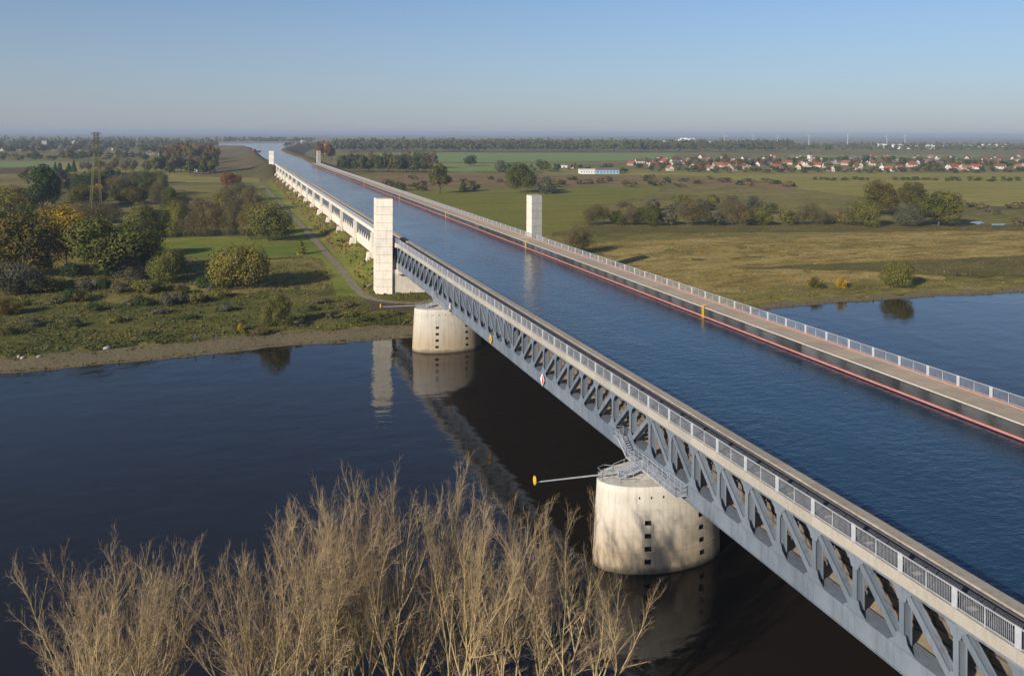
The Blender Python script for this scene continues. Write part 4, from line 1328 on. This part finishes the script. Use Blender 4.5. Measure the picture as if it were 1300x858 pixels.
# ------------------------------------------------------------------ rough grass on both banks (uncountable)
def tufts(name, n, inside, leaf, smin, smax, mat):
    C, N, S = [], [], []
    while len(C) < n:
        q = inside()
        if q is None: continue
        x, y = q
        z = ground_z(x, y) + 0.12
        s = smin + (smax - smin) * random.random() ** 2
        for k in range(3):
            C.append((x + random.gauss(0, s * 0.7), y + random.gauss(0, s * 0.7), z + s * (0.15 + 0.6 * random.random())))
            N.append((random.gauss(0, 1), random.gauss(0, 1), 0.5)); S.append(s * (0.5 + 0.5 * random.random()))
    me = quads_mesh(name, np.array(C), np.array(N), np.array(S), [mat], None, 0.6)
    o = link(name, me, kind='stuff')
    return o
MEADOW = [(p.x, p.y) for p in [at_ground(*q) for q in [(352, 230), (400, 262), (440, 290), (478, 322), (478, 366), (462, 378), (430, 376), (418, 352), (410, 330), (385, 326), (330, 330), (195, 326), (195, 300), (330, 298)]]]
ROADP = [at_ground(*q) for q in [(400, 306), (420, 329), (440, 352), (452, 367), (466, 378), (490, 384), (520, 386), (560, 386)]]
def left_bank():
    p = at_ground(random.uniform(-25, 545), random.uniform(322, 452))
    d = p.y - shore(p.x)
    if d < 8.5 + 1.2 * sin(p.x * 0.35) or p.x > 36 or in_poly(p.x, p.y, MEADOW): return None
    for a, b in zip(ROADP[:-1], ROADP[1:]):
        t = max(0, min(1, ((p - a).dot(b - a)) / (b - a).length_squared))
        if (p - a.lerp(b, t)).length < 4: return None
    if sin(p.x * 0.13 + 2) * sin(p.y * 0.21 + p.x * 0.05) < -0.35 and random.random() < 0.8: return None
    return p.x, p.y
def right_bank():
    p = at_ground(random.uniform(690, 1310), random.uniform(288, 386))
    d = p.y - shore(p.x)
    if d < 4 or p.x < 50: return None
    if sin(p.x * 0.05 + p.y * 0.19) * sin(p.y * 0.31 + p.x * 0.02) < -0.1 and random.random() < 0.85: return None
    return p.x, p.y
G1 = leafy('scrub_tufts', [(0.05, 0.06, 0.016), (0.085, 0.095, 0.024), (0.14, 0.125, 0.036), (0.21, 0.155, 0.06)], 0.1, 0.06)
G2 = leafy('dry_tufts', [(0.08, 0.07, 0.022), (0.19, 0.15, 0.045), (0.33, 0.25, 0.09)], 0.1, 0.07)
tufts('scrub_tufts', 42000, left_bank, None, 0.10, 0.52, G1)
tufts('dry_grass_tufts', 26000, right_bank, None, 0.08, 0.32, G2)
def shore_weed():
    x = random.uniform(-150, 34) if random.random() < 0.6 else random.uniform(85, 300)
    y = shore(x) + random.choice([random.uniform(0, 1.2), random.uniform(5, 9)])
    return (x, y)
tufts('bank_weeds', 5000, shore_weed, None, 0.12, 0.4, G1)
def under_bridge():
    y = random.uniform(168, 840); x = random.uniform(-8, 3)
    return (x, y)
tufts('brown_undergrowth', 6500, under_bridge, None, 0.3, 1.15, leafy('brown_undergrowth', [(0.10, 0.075, 0.04), (0.17, 0.12, 0.065), (0.13, 0.12, 0.045)], 0.1, 0.15))
for k in range(16):
    T(55 + 245 * (k + random.random() * 0.8) / 16, 364 + 26 * random.random(), 20 + 16 * random.random(), 10 + 9 * random.random(), 'round', random.choice(['willow', 'green', 'willow', 'autumn', 'grey']),
      nth('scrub bush in front of the big trees on the left bank', k), 'scrub bushes in front of the big left trees', name='scrub_bush')
# small scrub bushes dotted over the left bank
SB = [(120, 395), (70, 385), (30, 388), (165, 388), (205, 398), (255, 382), (240, 405), (150, 410), (95, 415), (40, 415), (285, 395), (395, 395), (420, 405), (445, 402), (380, 415), (330, 428), (410, 385), (270, 372), (230, 372), (460, 408), (485, 405), (10, 425), (190, 425), (500, 400), (440, 390)]
for i, (x, y) in enumerate(SB):
    T(x, y, 16 + 14 * random.random(), 7 + 6 * random.random(), 'round', random.choice(['willow', 'green', 'brown', 'autumn', 'grey']), 'low scrub bush on the rough grass, ' + ['left of the rocks', 'below the big dark tree', 'near the two people', 'toward the river pier'][min(3, int(x / 125))], 'low scrub bushes on the left bank', name='scrub_bush')

# ------------------------------------------------------------------ leafless trees on the near bank
def bare_tree_meshes(seed, H, spread, stems):
    r = random.Random(seed)
    big, tw = MB(), MB()
    def perp(d):
        a = d.cross(Vector((0.3, 0.5, 0.8))); a.normalize(); return a
    def limb(p, d, L, r0, r1, segs, wig, up, mb, sides):
        pts = [p.copy()]
        for s in range(segs):
            d = (d + Vector((r.gauss(0, wig), r.gauss(0, wig), r.gauss(0, wig * 0.5) + up))).normalized()
            q = p + d * (L / segs)
            a, b = r0 + (r1 - r0) * s / segs, r0 + (r1 - r0) * (s + 1) / segs
            mb.bar(p, q, a, b, sides, cap=False)
            p = q; pts.append(p.copy())
        return pts, d
    def side_dir(d, ang, az):
        a = perp(d); b = d.cross(a)
        return (d * cos(ang) + (a * cos(az) + b * sin(az)) * sin(ang)).normalized()
    def twigs_on(P1, L, dens):
        nseg = len(P1) - 1
        n2 = max(4, int(L * dens))
        for j in range(n2):
            u = 0.12 + 0.87 * (j + r.random() * 0.5) / n2
            ii = min(nseg - 1, int(u * nseg)); ff = u * nseg - ii
            p2 = P1[ii].lerp(P1[ii + 1], ff)
            d2 = side_dir((P1[ii + 1] - P1[ii]).normalized(), R(16 + 30 * r.random()), r.random() * 6.28)
            L2 = (0.5 + 0.9 * r.random()) * (1.2 - 0.45 * u)
            P2, _ = limb(p2, d2, L2, 0.0115, 0.0045, 3, 0.17, 0.07, tw, 3)
            for q in range(4):
                w = 0.2 + 0.75 * (q + 0.6 * r.random()) / 4
                i3 = min(2, int(w * 3))
                p3 = P2[i3].lerp(P2[i3 + 1], w * 3 - i3)
                d3 = side_dir((P2[i3 + 1] - P2[i3]).normalized(), R(16 + 34 * r.random()), r.random() * 6.28)
                limb(p3, d3, 0.28 + 0.42 * r.random(), 0.0065, 0.003, 2, 0.14, 0.05, tw, 3)
    for s in range(stems):
        az = 2 * pi * s / stems + r.random()
        lean = spread * (0.25 if s == 0 else 0.7 + 0.6 * r.random())
        d = Vector((cos(az) * lean, sin(az) * lean, 1)).normalized()
        hf = H * (0.30 + 0.16 * r.random())
        pts, dd = limb(Vector((cos(az) * 0.25, sin(az) * 0.25, -0.3)), d, hf, 0.15 + 0.04 * r.random(), 0.095, 6, 0.04, 0.0, big, 6)
        nf = 2 + (r.random() < 0.6)
        for k in range(nf):
            q = az + (k - (nf - 1) / 2) * 2.2 + r.gauss(0, 0.4)
            dl = (dd + Vector((cos(q), sin(q), 0)) * (0.20 + 0.26 * r.random())).normalized()
            Ll = (H - pts[-1].z) * (0.86 + 0.18 * r.random()) / max(0.8, dl.z)
            LP, _ = limb(pts[-1], dl, Ll, 0.085, 0.010, 10, 0.075, 0.02, big, 5)
            nb = 13
            for m_ in range(nb):
                t = 0.10 + 0.86 * (m_ + 0.5 * r.random()) / nb
                ii = min(9, int(t * 10))
                p = LP[ii].lerp(LP[ii + 1], t * 10 - ii)
                L = Ll * (0.30 - 0.17 * t) * (0.7 + 0.6 * r.random()) + 0.5
                P1, _ = limb(p, side_dir((LP[ii + 1] - LP[ii]).normalized(), R(18 + 24 * r.random()), r.random() * 6.28), L, 0.042 * (1.1 - t * 0.75), 0.008, 5, 0.10, 0.09, big, 4)
                twigs_on(P1, L, 2.6)
            twigs_on(LP[6:], Ll * 0.4, 3.0)
    top = max(v[2] for v in tw.v)
    for m_ in (big, tw): m_.v = [(x, y, z * H / top) for x, y, z in m_.v]
    return big.mesh('trunk', MAT['twig'], True), tw.mesh('twigs', MAT['fine_twig'])
BARE = [bare_tree_meshes(100 + i, 20.0, 0.13 + 0.02 * i, 2 + i % 3) for i in range(6)]
# (column of the tip, row of the tip, Y of the foot)
TIPS = [(112, 716, -22), (136, 702, -24), (168, 678, -21), (205, 704, -23),
        (312, 684, -23), (348, 656, -25), (384, 636, -23), (424, 610, -25), (452, 616, -23), (489, 597, -25), (527, 596, -23), (566, 604, -26), (604, 616, -24), (646, 640, -26), (686, 668, -24), (724, 648, -26), (762, 706, -25),
        (352, 726, -19), (440, 708, -19), (525, 704, -20), (612, 714, -20), (690, 735, -21), (140, 765, -18), (570, 768, -19)]
bare_words = ['on the far left', 'at the left', 'in the left clump', 'in the middle clump', 'right of the middle clump', 'at the right end beside the pier']
bare_n = {}
for i, (px, py, Y) in enumerate(sorted(TIPS, key=lambda q: (q[2] > -20 or q[1] > 755, q[0]))):
    p = on_plane_y(px, py, Y - 5)
    g = ground_z(p.x, p.y)
    h = p.z - g
    b, tw = BARE[i % 6]
    if px < 265: lb, gp = 'leafless tan willow tree in the small left clump on the near bank', 'bare trees of the left clump'
    elif px < 480: lb, gp = 'leafless tan willow tree in the left half of the big near clump', 'bare trees, left half of the big clump'
    elif px < 640: lb, gp = 'tall leafless willow tree in the middle of the big near clump', 'bare trees, middle of the big clump'
    else: lb, gp = 'leafless tan willow tree at the right of the clump, toward the pier', 'bare trees, right end of the big clump'
    front = Y > -20 or py > 755
    key = (gp, front); bare_n[key] = bare_n.get(key, -1) + 1
    lb = nth((('short ' if front else '') + lb.replace('tall ', '')).replace('leafless tan willow tree', 'leafless willow'), bare_n[key])
    t = thing('bare_tree', lb, 'tree', (p.x, p.y, g), random.random() * 6.28, gp)
    k = h / 20.0
    t.scale = (0.76, 0.76, k)
    link('trunk', b, t)
    link('twigs', tw, t, 'stuff')

# ------------------------------------------------------------------ villages
WALLM = [simple('plaster_' + n_, c, tuple(v * 0.85 for v in c), 0.5, 0.8) for n_, c in (('white', (0.60, 0.57, 0.52)), ('cream', (0.48, 0.41, 0.31)), ('grey', (0.33, 0.31, 0.29)))]
ROOFM = [simple('roof_' + n_, c, tuple(v * 0.75 for v in c), 0.8, 0.8) for n_, c in (('red', (0.27, 0.075, 0.045)), ('brown', (0.15, 0.075, 0.05)), ('orange', (0.30, 0.115, 0.06)), ('grey', (0.085, 0.085, 0.095)))]
GLASS = simple('dark_window', (0.03, 0.035, 0.04), (0.02, 0.02, 0.025), 1.0, 0.2)
H_CACHE = {}
def house_meshes(wm, rm, L, Wd, Hw):
    k = (wm, rm, L)
    if k not in H_CACHE:
        rh = Wd * 0.45
        a = MB(); a.prism_y([(-Wd / 2, -1), (Wd / 2, -1), (Wd / 2, Hw), (0, Hw + rh), (-Wd / 2, Hw)], -L / 2, L / 2)
        b = MB()
        for s in (-1, 1):
            b.hexa([(0, -L / 2 - 0.4, Hw + rh + 0.02), (s * (Wd / 2 + 0.5), -L / 2 - 0.4, Hw - 0.42), (s * (Wd / 2 + 0.5), L / 2 + 0.4, Hw - 0.42), (0, L / 2 + 0.4, Hw + rh + 0.02),
                    (0, -L / 2 - 0.4, Hw + rh + 0.25), (s * (Wd / 2 + 0.5), -L / 2 - 0.4, Hw - 0.2), (s * (Wd / 2 + 0.5), L / 2 + 0.4, Hw - 0.2), (0, L / 2 + 0.4, Hw + rh + 0.25)])
        c = MB(); c.box(-0.4, 0.4, L * 0.15, L * 0.15 + 0.8, Hw + rh - 0.6, Hw + rh + 1.3)
        w = MB()
        for s in (-1, 1):
            for k2 in range(3):
                y = -L / 2 + L * (k2 + 0.5) / 3
                w.box(s * (Wd / 2 - 0.05), s * (Wd / 2 + 0.03), y - 0.6, y + 0.6, 1.0, 2.3)
                w.box(k2 * 2.2 - 2.9, k2 * 2.2 - 1.7, s * (L / 2 - 0.05), s * (L / 2 + 0.03), 1.0, 2.3)
        H_CACHE[k] = (a.mesh('wall', WALLM[wm]), b.mesh('roof', ROOFM[rm]), c.mesh('chimney', ROOFM[1]), w.mesh('window', GLASS))
    return H_CACHE[k]
def house(px, py, label, group, wm=0, rm=0, L=12.0, Wd=7.5, Hw=3.4, rz=None):
    p = at_ground(px, py)
    t = thing('house', label, 'house', (p.x, p.y, p.z), random.uniform(-0.6, 0.6) + random.choice([0, pi / 2]) if rz is None else rz, group)
    a, b, c, w = house_meshes(wm, rm, L, Wd, Hw)
    link('wall', a, t); rf = link('roof', b, t); link('chimney', c, rf); link('window', w, t, 'stuff')
    return t
def village(x0, x1, y0, y1, n, who):
    for i in range(n):
        px = x0 + (x1 - x0) * (i + random.random()) / n
        py = y0 + (y1 - y0) * random.random()
        rm = random.choice([0, 0, 0, 2, 1, 1, 3]); wm = random.choice([0, 0, 0, 1, 2])
        L = random.choice([8.0, 10.5, 14.0])
        lb = '%s-roofed %s house among the %s' % (['red', 'brown', 'orange', 'grey'][rm], ['white', 'cream', 'grey'][wm], who)
        house(px, py, lb, lb.replace('house', 'houses'), wm, rm, L)
village(850, 1015, 207, 217, 20, 'sparse left part of the right village')
village(800, 860, 205, 213, 7, 'leftmost outskirts of the right village')
village(1015, 1310, 205, 218, 48, 'crowded right part of the right village')
village(830, 1310, 200, 206, 30, 'back rows of the right village')
village(0, 150, 189, 196, 13, 'trees of the left village')
village(180, 212, 196, 199, 3, 'trees left of the wood by the canal bank')

def big_building(name, px0, px1, py, h, dep, wall, roof, label, cat='building', n=4, ridge=0.0):
    """a long building across the line of sight between two image columns, standing on the ground"""
    a, b = at_ground(px0, py), at_ground(px1, py)
    L = (b - a).length
    rz = atan2(b.y - a.y, b.x - a.x)
    t = thing(name, label, cat, ((a.x + b.x) / 2, (a.y + b.y) / 2, min(a.z, b.z)), rz)
    m = MB(); m.box(-L / 2, L / 2, 0, dep, -2, h); m.build('wall', wall, t)
    r = MB()
    if ridge: r.prism_x([(-0.6, h + 0.02), (dep + 0.6, h + 0.02), (dep / 2, h + ridge)], -L / 2 - 0.6, L / 2 + 0.6)
    else: r.box(-L / 2 - 0.4, L / 2 + 0.4, -0.4, dep + 0.4, h + 0.02, h + 0.6)
    r.build('roof', roof, t)
    w = MB()
    for k in range(n):
        x = -L / 2 + L * (k + 0.5) / n
        w.box(x - L / n * 0.28, x + L / n * 0.28, -0.06, 0.05, h * 0.35, h * 0.65)
    w.build('window', GLASS, t, kind='stuff')
    return t
blue = simple('pale_blue_cladding', (0.30, 0.46, 0.60), (0.26, 0.40, 0.54), 0.5, 0.6)
mauve = simple('weathered_roof', (0.19, 0.13, 0.14), (0.15, 0.11, 0.12), 0.5, 0.8)
greyroof = simple('grey_flat_roof', (0.45, 0.45, 0.46), (0.38, 0.38, 0.4), 0.3, 0.8)
big_building('farm_shed', 737, 756, 221, 4.2, 16, MAT['white'], MAT['white'], 'long white shed left of the blue one, before the village', n=6, ridge=1.4)
big_building('farm_shed', 757, 786, 221, 4.4, 16, blue, mauve, 'pale blue shed with a dark roof, before the village', n=7, ridge=2.6)
big_building('farm_shed', 714, 728, 214, 3.6, 10, MAT['white'], greyroof, 'small white shed on the field left of the long sheds', n=3)
big_building('farm_shed', 1075, 1110, 205, 6, 14, WALLM[2], mauve, 'long dull-roofed barn behind the right village', n=6, ridge=3)
for x0, x1, y, h, lb in ((840, 866, 183, 13, 'leftmost white factory hall on the skyline'), (866, 873, 182.5, 20, 'tall white tower block between the skyline factory halls'), (872, 882, 182.5, 26, 'tallest white block of the skyline factory'), (886, 906, 183.2, 12, 'white hall right of the tallest skyline block'),
                        (1128, 1145, 188.5, 14, 'white warehouse left of the long warehouse on the right skyline'), (1146, 1188, 189.5, 12, 'long white warehouse on the right skyline'), (1256, 1282, 186.8, 10, 'low white warehouse near the right end of the skyline'), (1190, 1240, 186.5, 7, 'low grey hall between the skyline warehouses')):
    big_building('warehouse', x0, x1, y, h, 60, MAT['white'], greyroof, lb, n=8)
big_building('farm_shed', 232, 243, 199, 4, 12, MAT['white'], ROOFM[0], 'white shed with a red roof at the foot of the wood', n=3, ridge=2)
big_building('farm_shed', 246, 254, 219, 3.2, 8, MAT['white'], greyroof, 'small white hut in front of the orange-brown wood', n=2)
big_building('canal_lock_building', 383, 392, 180.5, 10, 30, MAT['white'], greyroof, 'tiny white building beyond the end of the canal', n=3)
# canal basin: pale retaining wall at the far end, bridge
m = MB()
a, b = at(278, 181.8, WZ), at(376, 181.3, WZ)
d = (b - a).normalized(); nn = Vector((-d.y, d.x, 0)) * 6
m.hexa([tuple(a + Vector((0, 0, -3))), tuple(b + Vector((0, 0, -3))), tuple(b + nn + Vector((0, 0, -3))), tuple(a + nn + Vector((0, 0, -3))), tuple(a + Vector((0, 0, 3.5))), tuple(b + Vector((0, 0, 3.5))), tuple(b + nn + Vector((0, 0, 3.5))), tuple(a + nn + Vector((0, 0, 3.5)))])
o = m.build('quay_wall', MAT['white_conc']); tag(o, 'thin pale quay wall across the far end of the canal basin', 'wall')

def church(px, py, H, w, label, cap, capmat, wallmat):
    p = at_ground(px, py)
    t = thing('church', label, 'church', p, 0.2)
    m = MB(); m.box(-w / 2, w / 2, -w / 2, w / 2, -1, H * 0.6); m.build('tower', wallmat, t)
    m = MB()
    if cap == 'spire':
        m.prism([(-w * .55, -w * .55), (w * .55, -w * .55), (w * .55, w * .55), (-w * .55, w * .55)], H * 0.6, H * 0.74, 0, [(-w * .3, -w * .3), (w * .3, -w * .3), (w * .3, w * .3), (-w * .3, w * .3)])
        m.box(-w * .26, w * .26, -w * .26, w * .26, H * 0.74, H * 0.84)
        m.prism([(-w * .3, -w * .3), (w * .3, -w * .3), (w * .3, w * .3), (-w * .3, w * .3)], H * 0.84, H, 0, [(-.1, -.1), (.1, -.1), (.1, .1), (-.1, .1)])
    else:
        m.prism([(-w * .55, -w * .55), (w * .55, -w * .55), (w * .55, w * .55), (-w * .55, w * .55)], H * 0.6, H * 0.8, 0, [(-w * .2, -w * .2), (w * .2, -w * .2), (w * .2, w * .2), (-w * .2, w * .2)])
        m.bar((0, 0, H * .8), (0, 0, H), 0.6, 0.2, 6)
    m.build('spire', capmat, t)
    m = MB(); m.prism_x([(-3.5, -1), (3.5, -1), (3.5, 5), (0, 8), (-3.5, 5)], w / 2, w / 2 + 12); m.build('nave', wallmat, t)
    return t
church(1028, 206, 20, 5.5, 'church with a dark stepped spire in the right village', 'spire', ROOFM[3], WALLM[0])
church(56, 189, 36, 11, 'pale church tower above the left village', 'cap', ROOFM[3], WALLM[0])

# green domed tanks by the left village
for px, lb in ((81, 'left pale green silo dome in the left village'), (94, 'right pale green silo dome in the left village')):
    p = at_ground(px, 187)
    t = thing('silo', lb, 'silo', p)
    m = MB(); m.bar((0, 0, -1), (0, 0, 14), 7, 7, 12); m.build('tank', WALLM[0], t)
    m = MB(); m.bar((0, 0, 14), (0, 0, 18), 7.2, 4.5, 12); m.bar((0, 0, 18), (0, 0, 20), 4.5, 0.8, 12); m.build('dome', simple('pale_green_dome', (0.35, 0.5, 0.2), None, 1, 0.6), t)

# ------------------------------------------------------------------ lattice mast, wind turbines
def lattice_mast(px, py, top_py, label):
    p = at_ground(px, py)
    H = (py - top_py) * depth(p) / F
    t = thing('power_pylon', label, 'pylon', p, 0.35)
    olive = simple('olive_mast_paint', (0.15, 0.13, 0.055), (0.11, 0.095, 0.04), 0.6, 0.6)
    def half(z): return 2.9 + (0.95 - 2.9) * min(1, z / (H * 0.75)) if z < H * 0.75 else 0.95
    n = 13
    Z = [H * (1 - (1 - k / n) ** 1.25) for k in range(n + 1)]
    for sx in (-1, 1):
        for sy in (-1, 1):
            m = MB()
            for k in range(n):
                a, b = half(Z[k]), half(Z[k + 1])
                m.bar((sx * a, sy * a, Z[k] - (0.5 if k == 0 else 0)), (sx * b, sy * b, Z[k + 1]), 0.13, 0.11)
            m.build('leg', olive, t)
    for ax in range(4):
        m = MB()
        for k in range(n):
            a, b = half(Z[k]), half(Z[k + 1])
            c0 = [(-a, -a), (a, -a), (a, a), (-a, a)]; c1 = [(-b, -b), (b, -b), (b, b), (-b, b)]
            i, j = ax, (ax + 1) % 4
            m.bar((*c0[i], Z[k]), (*c1[j], Z[k + 1]), 0.07); m.bar((*c0[j], Z[k]), (*c1[i], Z[k + 1]), 0.07)
            m.bar((*c1[i], Z[k + 1]), (*c1[j], Z[k + 1]), 0.10)
        m.build('bracing', olive, t)
    for z, w in ((H * 0.985, 2.4), (H * 0.90, 2.0)):
        m = MB(); m.box(-w, w, -0.12, 0.12, z, z + 0.25); m.bar((-w, 0, z), (0, 0, z - 1.2), 0.1); m.bar((w, 0, z), (0, 0, z - 1.2), 0.1); m.build('crossarm', olive, t)
    return t
lattice_mast(121.5, 284, 168, 'tall olive lattice mast rising among the trees on the left')
TURB = simple('turbine_grey', (0.38, 0.39, 0.41), (0.34, 0.35, 0.37), 0.1, 0.6)
def turbine(px, py, top, label):
    p = at_ground(px, py)
    H = (py - top) * depth(p) / F
    t = thing('wind_turbine', label, 'wind turbine', p, -0.3 + 0.3 * random.random(), 'wind turbines along the right skyline')
    m = MB(); m.bar((0, 0, -2), (0, 0, H), 1.7, 1.0, 8); m.build('tower', TURB, t)
    m = MB(); m.box(-1.6, 1.6, -3, 5, H - 0.5, H + 2.8); m.build('nacelle', TURB, t)
    q0 = random.random() * 2
    for k in range(3):
        q = q0 + k * 2 * pi / 3
        m = MB(); m.hexa([(-0.8, -3.4, 0), (0.8, -3.4, 0), (0.8, -3.0, 0), (-0.8, -3.0, 0), (-0.3, -3.3, H * 0.42), (0.3, -3.3, H * 0.42), (0.3, -3.1, H * 0.42), (-0.3, -3.1, H * 0.42)])
        b = m.build('blade', TURB, t); b.location = (0, 0, H + 1.2); b.rotation_euler = (0, q, 0)
for px, py, top, lb in ((920, 186, 173.5, 'leftmost wind turbine, above the far wood'), (956, 186.5, 173, 'second wind turbine from the left on the skyline'), (987, 186.5, 174, 'third wind turbine from the left on the skyline'), (1027, 187, 172, 'wind turbine on the skyline left of the middle of the row, above the church'),
                        (1076, 187, 171.5, 'wind turbine on the skyline left of the white warehouses'), (1126, 188, 174, 'wind turbine at the left end of the white warehouses'), (1149, 188, 173.5, 'rightmost wind turbine, above the long white warehouse')):
    turbine(px, py, top, lb)

# ------------------------------------------------------------------ small things on the banks and water
def rock(px, py, s, label):
    p = at_ground(px, py)
    bm = bmesh.new()
    bmesh.ops.create_icosphere(bm, subdivisions=2, radius=1.0)
    r = random.Random(px)
    off = [Vector((r.gauss(0, 1), r.gauss(0, 1), r.gauss(0, 1))).normalized() for _ in range(9)]
    for v in bm.verts:
        k = 1.0
        for o_ in off: k -= 0.35 * max(0, v.co.normalized().dot(o_) - 0.72)
        v.co = Vector((v.co.x * 1.5, v.co.y, v.co.z * 0.75)) * k * s
    me = bpy.data.meshes.new('pale_boulder'); bm.to_mesh(me); bm.free()
    me.materials.append(MAT['slab'])
    o = link('pale_boulder', me, loc=(p.x, p.y, p.z + s * 0.35)); o.rotation_euler = (0, 0, r.random() * 3)
    return tag(o, label, 'rock')
rock(24, 453, 0.4, 'pale boulder at the upper edge of the stony bank, far left')
rock(29, 463, 0.5, 'larger pale boulder near the waterline, far left')
rock(50, 461, 0.5, 'flat pale boulder right of the other two at the waterline')
rock(136, 450, 0.65, 'single upright pale boulder on the stony bank')
rock(251, 445, 0.25, 'small pale stone on the bank below the two people')

def person(px, py, label, coat, legs):
    p = at_ground(px, py)
    t = thing('person', label, 'person', p, random.uniform(-0.5, 0.5))
    bm = bmesh.new()
    J = {'pel': (0, 0, .95), 'wai': (0, 0, 1.12), 'che': (0, 0, 1.38), 'nec': (0, 0, 1.52), 'hd': (0, 0.02, 1.66), 'ht': (0, 0.01, 1.78),
         'shl': (-.19, 0, 1.43), 'ell': (-.26, .03, 1.16), 'wrl': (-.25, -.05, .92), 'hal': (-.25, -.07, .82), 'shr': (.19, 0, 1.43), 'elr': (.26, .03, 1.16), 'wrr': (.24, -.06, .92), 'har': (.24, -.08, .82),
         'hil': (-.10, 0, .90), 'knl': (-.11, -.03, .49), 'anl': (-.12, .02, .09), 'tol': (-.13, -.16, .04), 'hir': (.10, 0, .90), 'knr': (.12, -.02, .49), 'anr': (.14, .03, .09), 'tor': (.15, -.15, .04)}
    Rr = {'pel': .15, 'wai': .135, 'che': .165, 'nec': .06, 'hd': .10, 'ht': .07, 'shl': .075, 'ell': .055, 'wrl': .04, 'hal': .035, 'shr': .075, 'elr': .055, 'wrr': .04, 'har': .035, 'hil': .095, 'knl': .065, 'anl': .05, 'tol': .04, 'hir': .095, 'knr': .065, 'anr': .05, 'tor': .04}
    E = [('pel', 'wai'), ('wai', 'che'), ('che', 'nec'), ('nec', 'hd'), ('hd', 'ht'), ('che', 'shl'), ('shl', 'ell'), ('ell', 'wrl'), ('wrl', 'hal'), ('che', 'shr'), ('shr', 'elr'), ('elr', 'wrr'), ('wrr', 'har'), ('pel', 'hil'), ('hil', 'knl'), ('knl', 'anl'), ('anl', 'tol'), ('pel', 'hir'), ('hir', 'knr'), ('knr', 'anr'), ('anr', 'tor')]
    sk = bm.verts.layers.skin.verify()
    V = {k: bm.verts.new(v) for k, v in J.items()}
    for a, b in E: bm.edges.new((V[a], V[b]))
    for k, v in V.items():
        v[sk].radius = (Rr[k], Rr[k])
        v[sk].use_root = k == 'pel'
    me = bpy.data.meshes.new('body'); bm.to_mesh(me); bm.free()
    m_, nt, bs = new_mat('person_clothes')
    tc = nt.nodes.new('ShaderNodeTexCoord'); sp = nt.nodes.new('ShaderNodeSeparateXYZ'); nt.links.new(tc.outputs['Object'], sp.inputs[0])
    mr = nt.nodes.new('ShaderNodeMapRange'); mr.inputs['From Min'].default_value = 0; mr.inputs['From Max'].default_value = 2; nt.links.new(sp.outputs['Z'], mr.inputs[0])
    c = ramp(nt, mr.outputs[0], [(0.0, (0.02, 0.02, 0.02)), (0.06, legs), (0.47, coat), (0.76, (0.45, 0.28, 0.2)), (0.86, (0.45, 0.28, 0.2))])
    nt.nodes[-1].color_ramp.interpolation = 'CONSTANT'
    nt.links.new(c, bs.inputs['Base Color'])
    me.materials.append(m_)
    o = link('body', me, t)
    o.modifiers.new('skin', 'SKIN').use_smooth_shade = True
    o.modifiers.new('sub', 'SUBSURF').levels = 1
    h = bmesh.new(); bmesh.ops.create_icosphere(h, subdivisions=2, radius=0.118)
    bmesh.ops.delete(h, geom=[v for v in h.verts if v.co.z < -0.01 and v.co.y < 0.03], context='VERTS')
    mh = bpy.data.meshes.new('hair'); h.to_mesh(mh); h.free(); mh.materials.append(MAT['bark'])
    link('hair', mh, t, loc=(0, 0.025, 1.72))
    return t
person(248, 435.5, 'person in a dull blue coat standing on the left bank, the left of two', (0.06, 0.07, 0.10), (0.03, 0.03, 0.04))
person(271, 434, 'person in dark clothes standing on the left bank, the right of two', (0.02, 0.02, 0.025), (0.04, 0.06, 0.12))

# red barge moored in the canal basin
p = at(325.5, 192.6, WZ)
t = thing('barge', 'small red barge moored at the left edge of the canal basin', 'boat', p, 0.5)
m = MB(); m.prism([(-8, -2.2), (6, -2.2), (9, 0), (6, 2.2), (-8, 2.2)], -0.6, 1.6, 0, [(-8.3, -2.5), (6.3, -2.5), (10, 0), (6.3, 2.5), (-8.3, 2.5)]); m.build('hull', MAT['red'], t)
m = MB(); m.box(-7, -2, -1.8, 1.8, 1.62, 4.2); m.box(-7.3, -1.7, -2.0, 2.0, 4.2, 4.5); c = m.build('cabin', MAT['red'], t)
m = MB(); m.box(-1.99, -1.9, -1.4, 1.4, 2.8, 3.8); m.build('window', GLASS, c)

# ------------------------------------------------------------------ haze
m = MB(); m.box(-32000, 32000, -9000, 46500, -6, 66)
hz = m.build('haze', [], kind='stuff')
hm = bpy.data.materials.new('haze'); hm.use_nodes = True
nt = hm.node_tree
nt.nodes.remove(nt.nodes['Principled BSDF'])
pv = nt.nodes.new('ShaderNodeVolumePrincipled')
pv.inputs['Color'].default_value = (0.50, 0.60, 0.77, 1)
pv.inputs['Density'].default_value = HAZE = 1.25e-4
pv.inputs['Anisotropy'].default_value = 0.0
nt.links.new(pv.outputs[0], nt.nodes['Material Output'].inputs['Volume'])
hz.data.materials.append(hm)
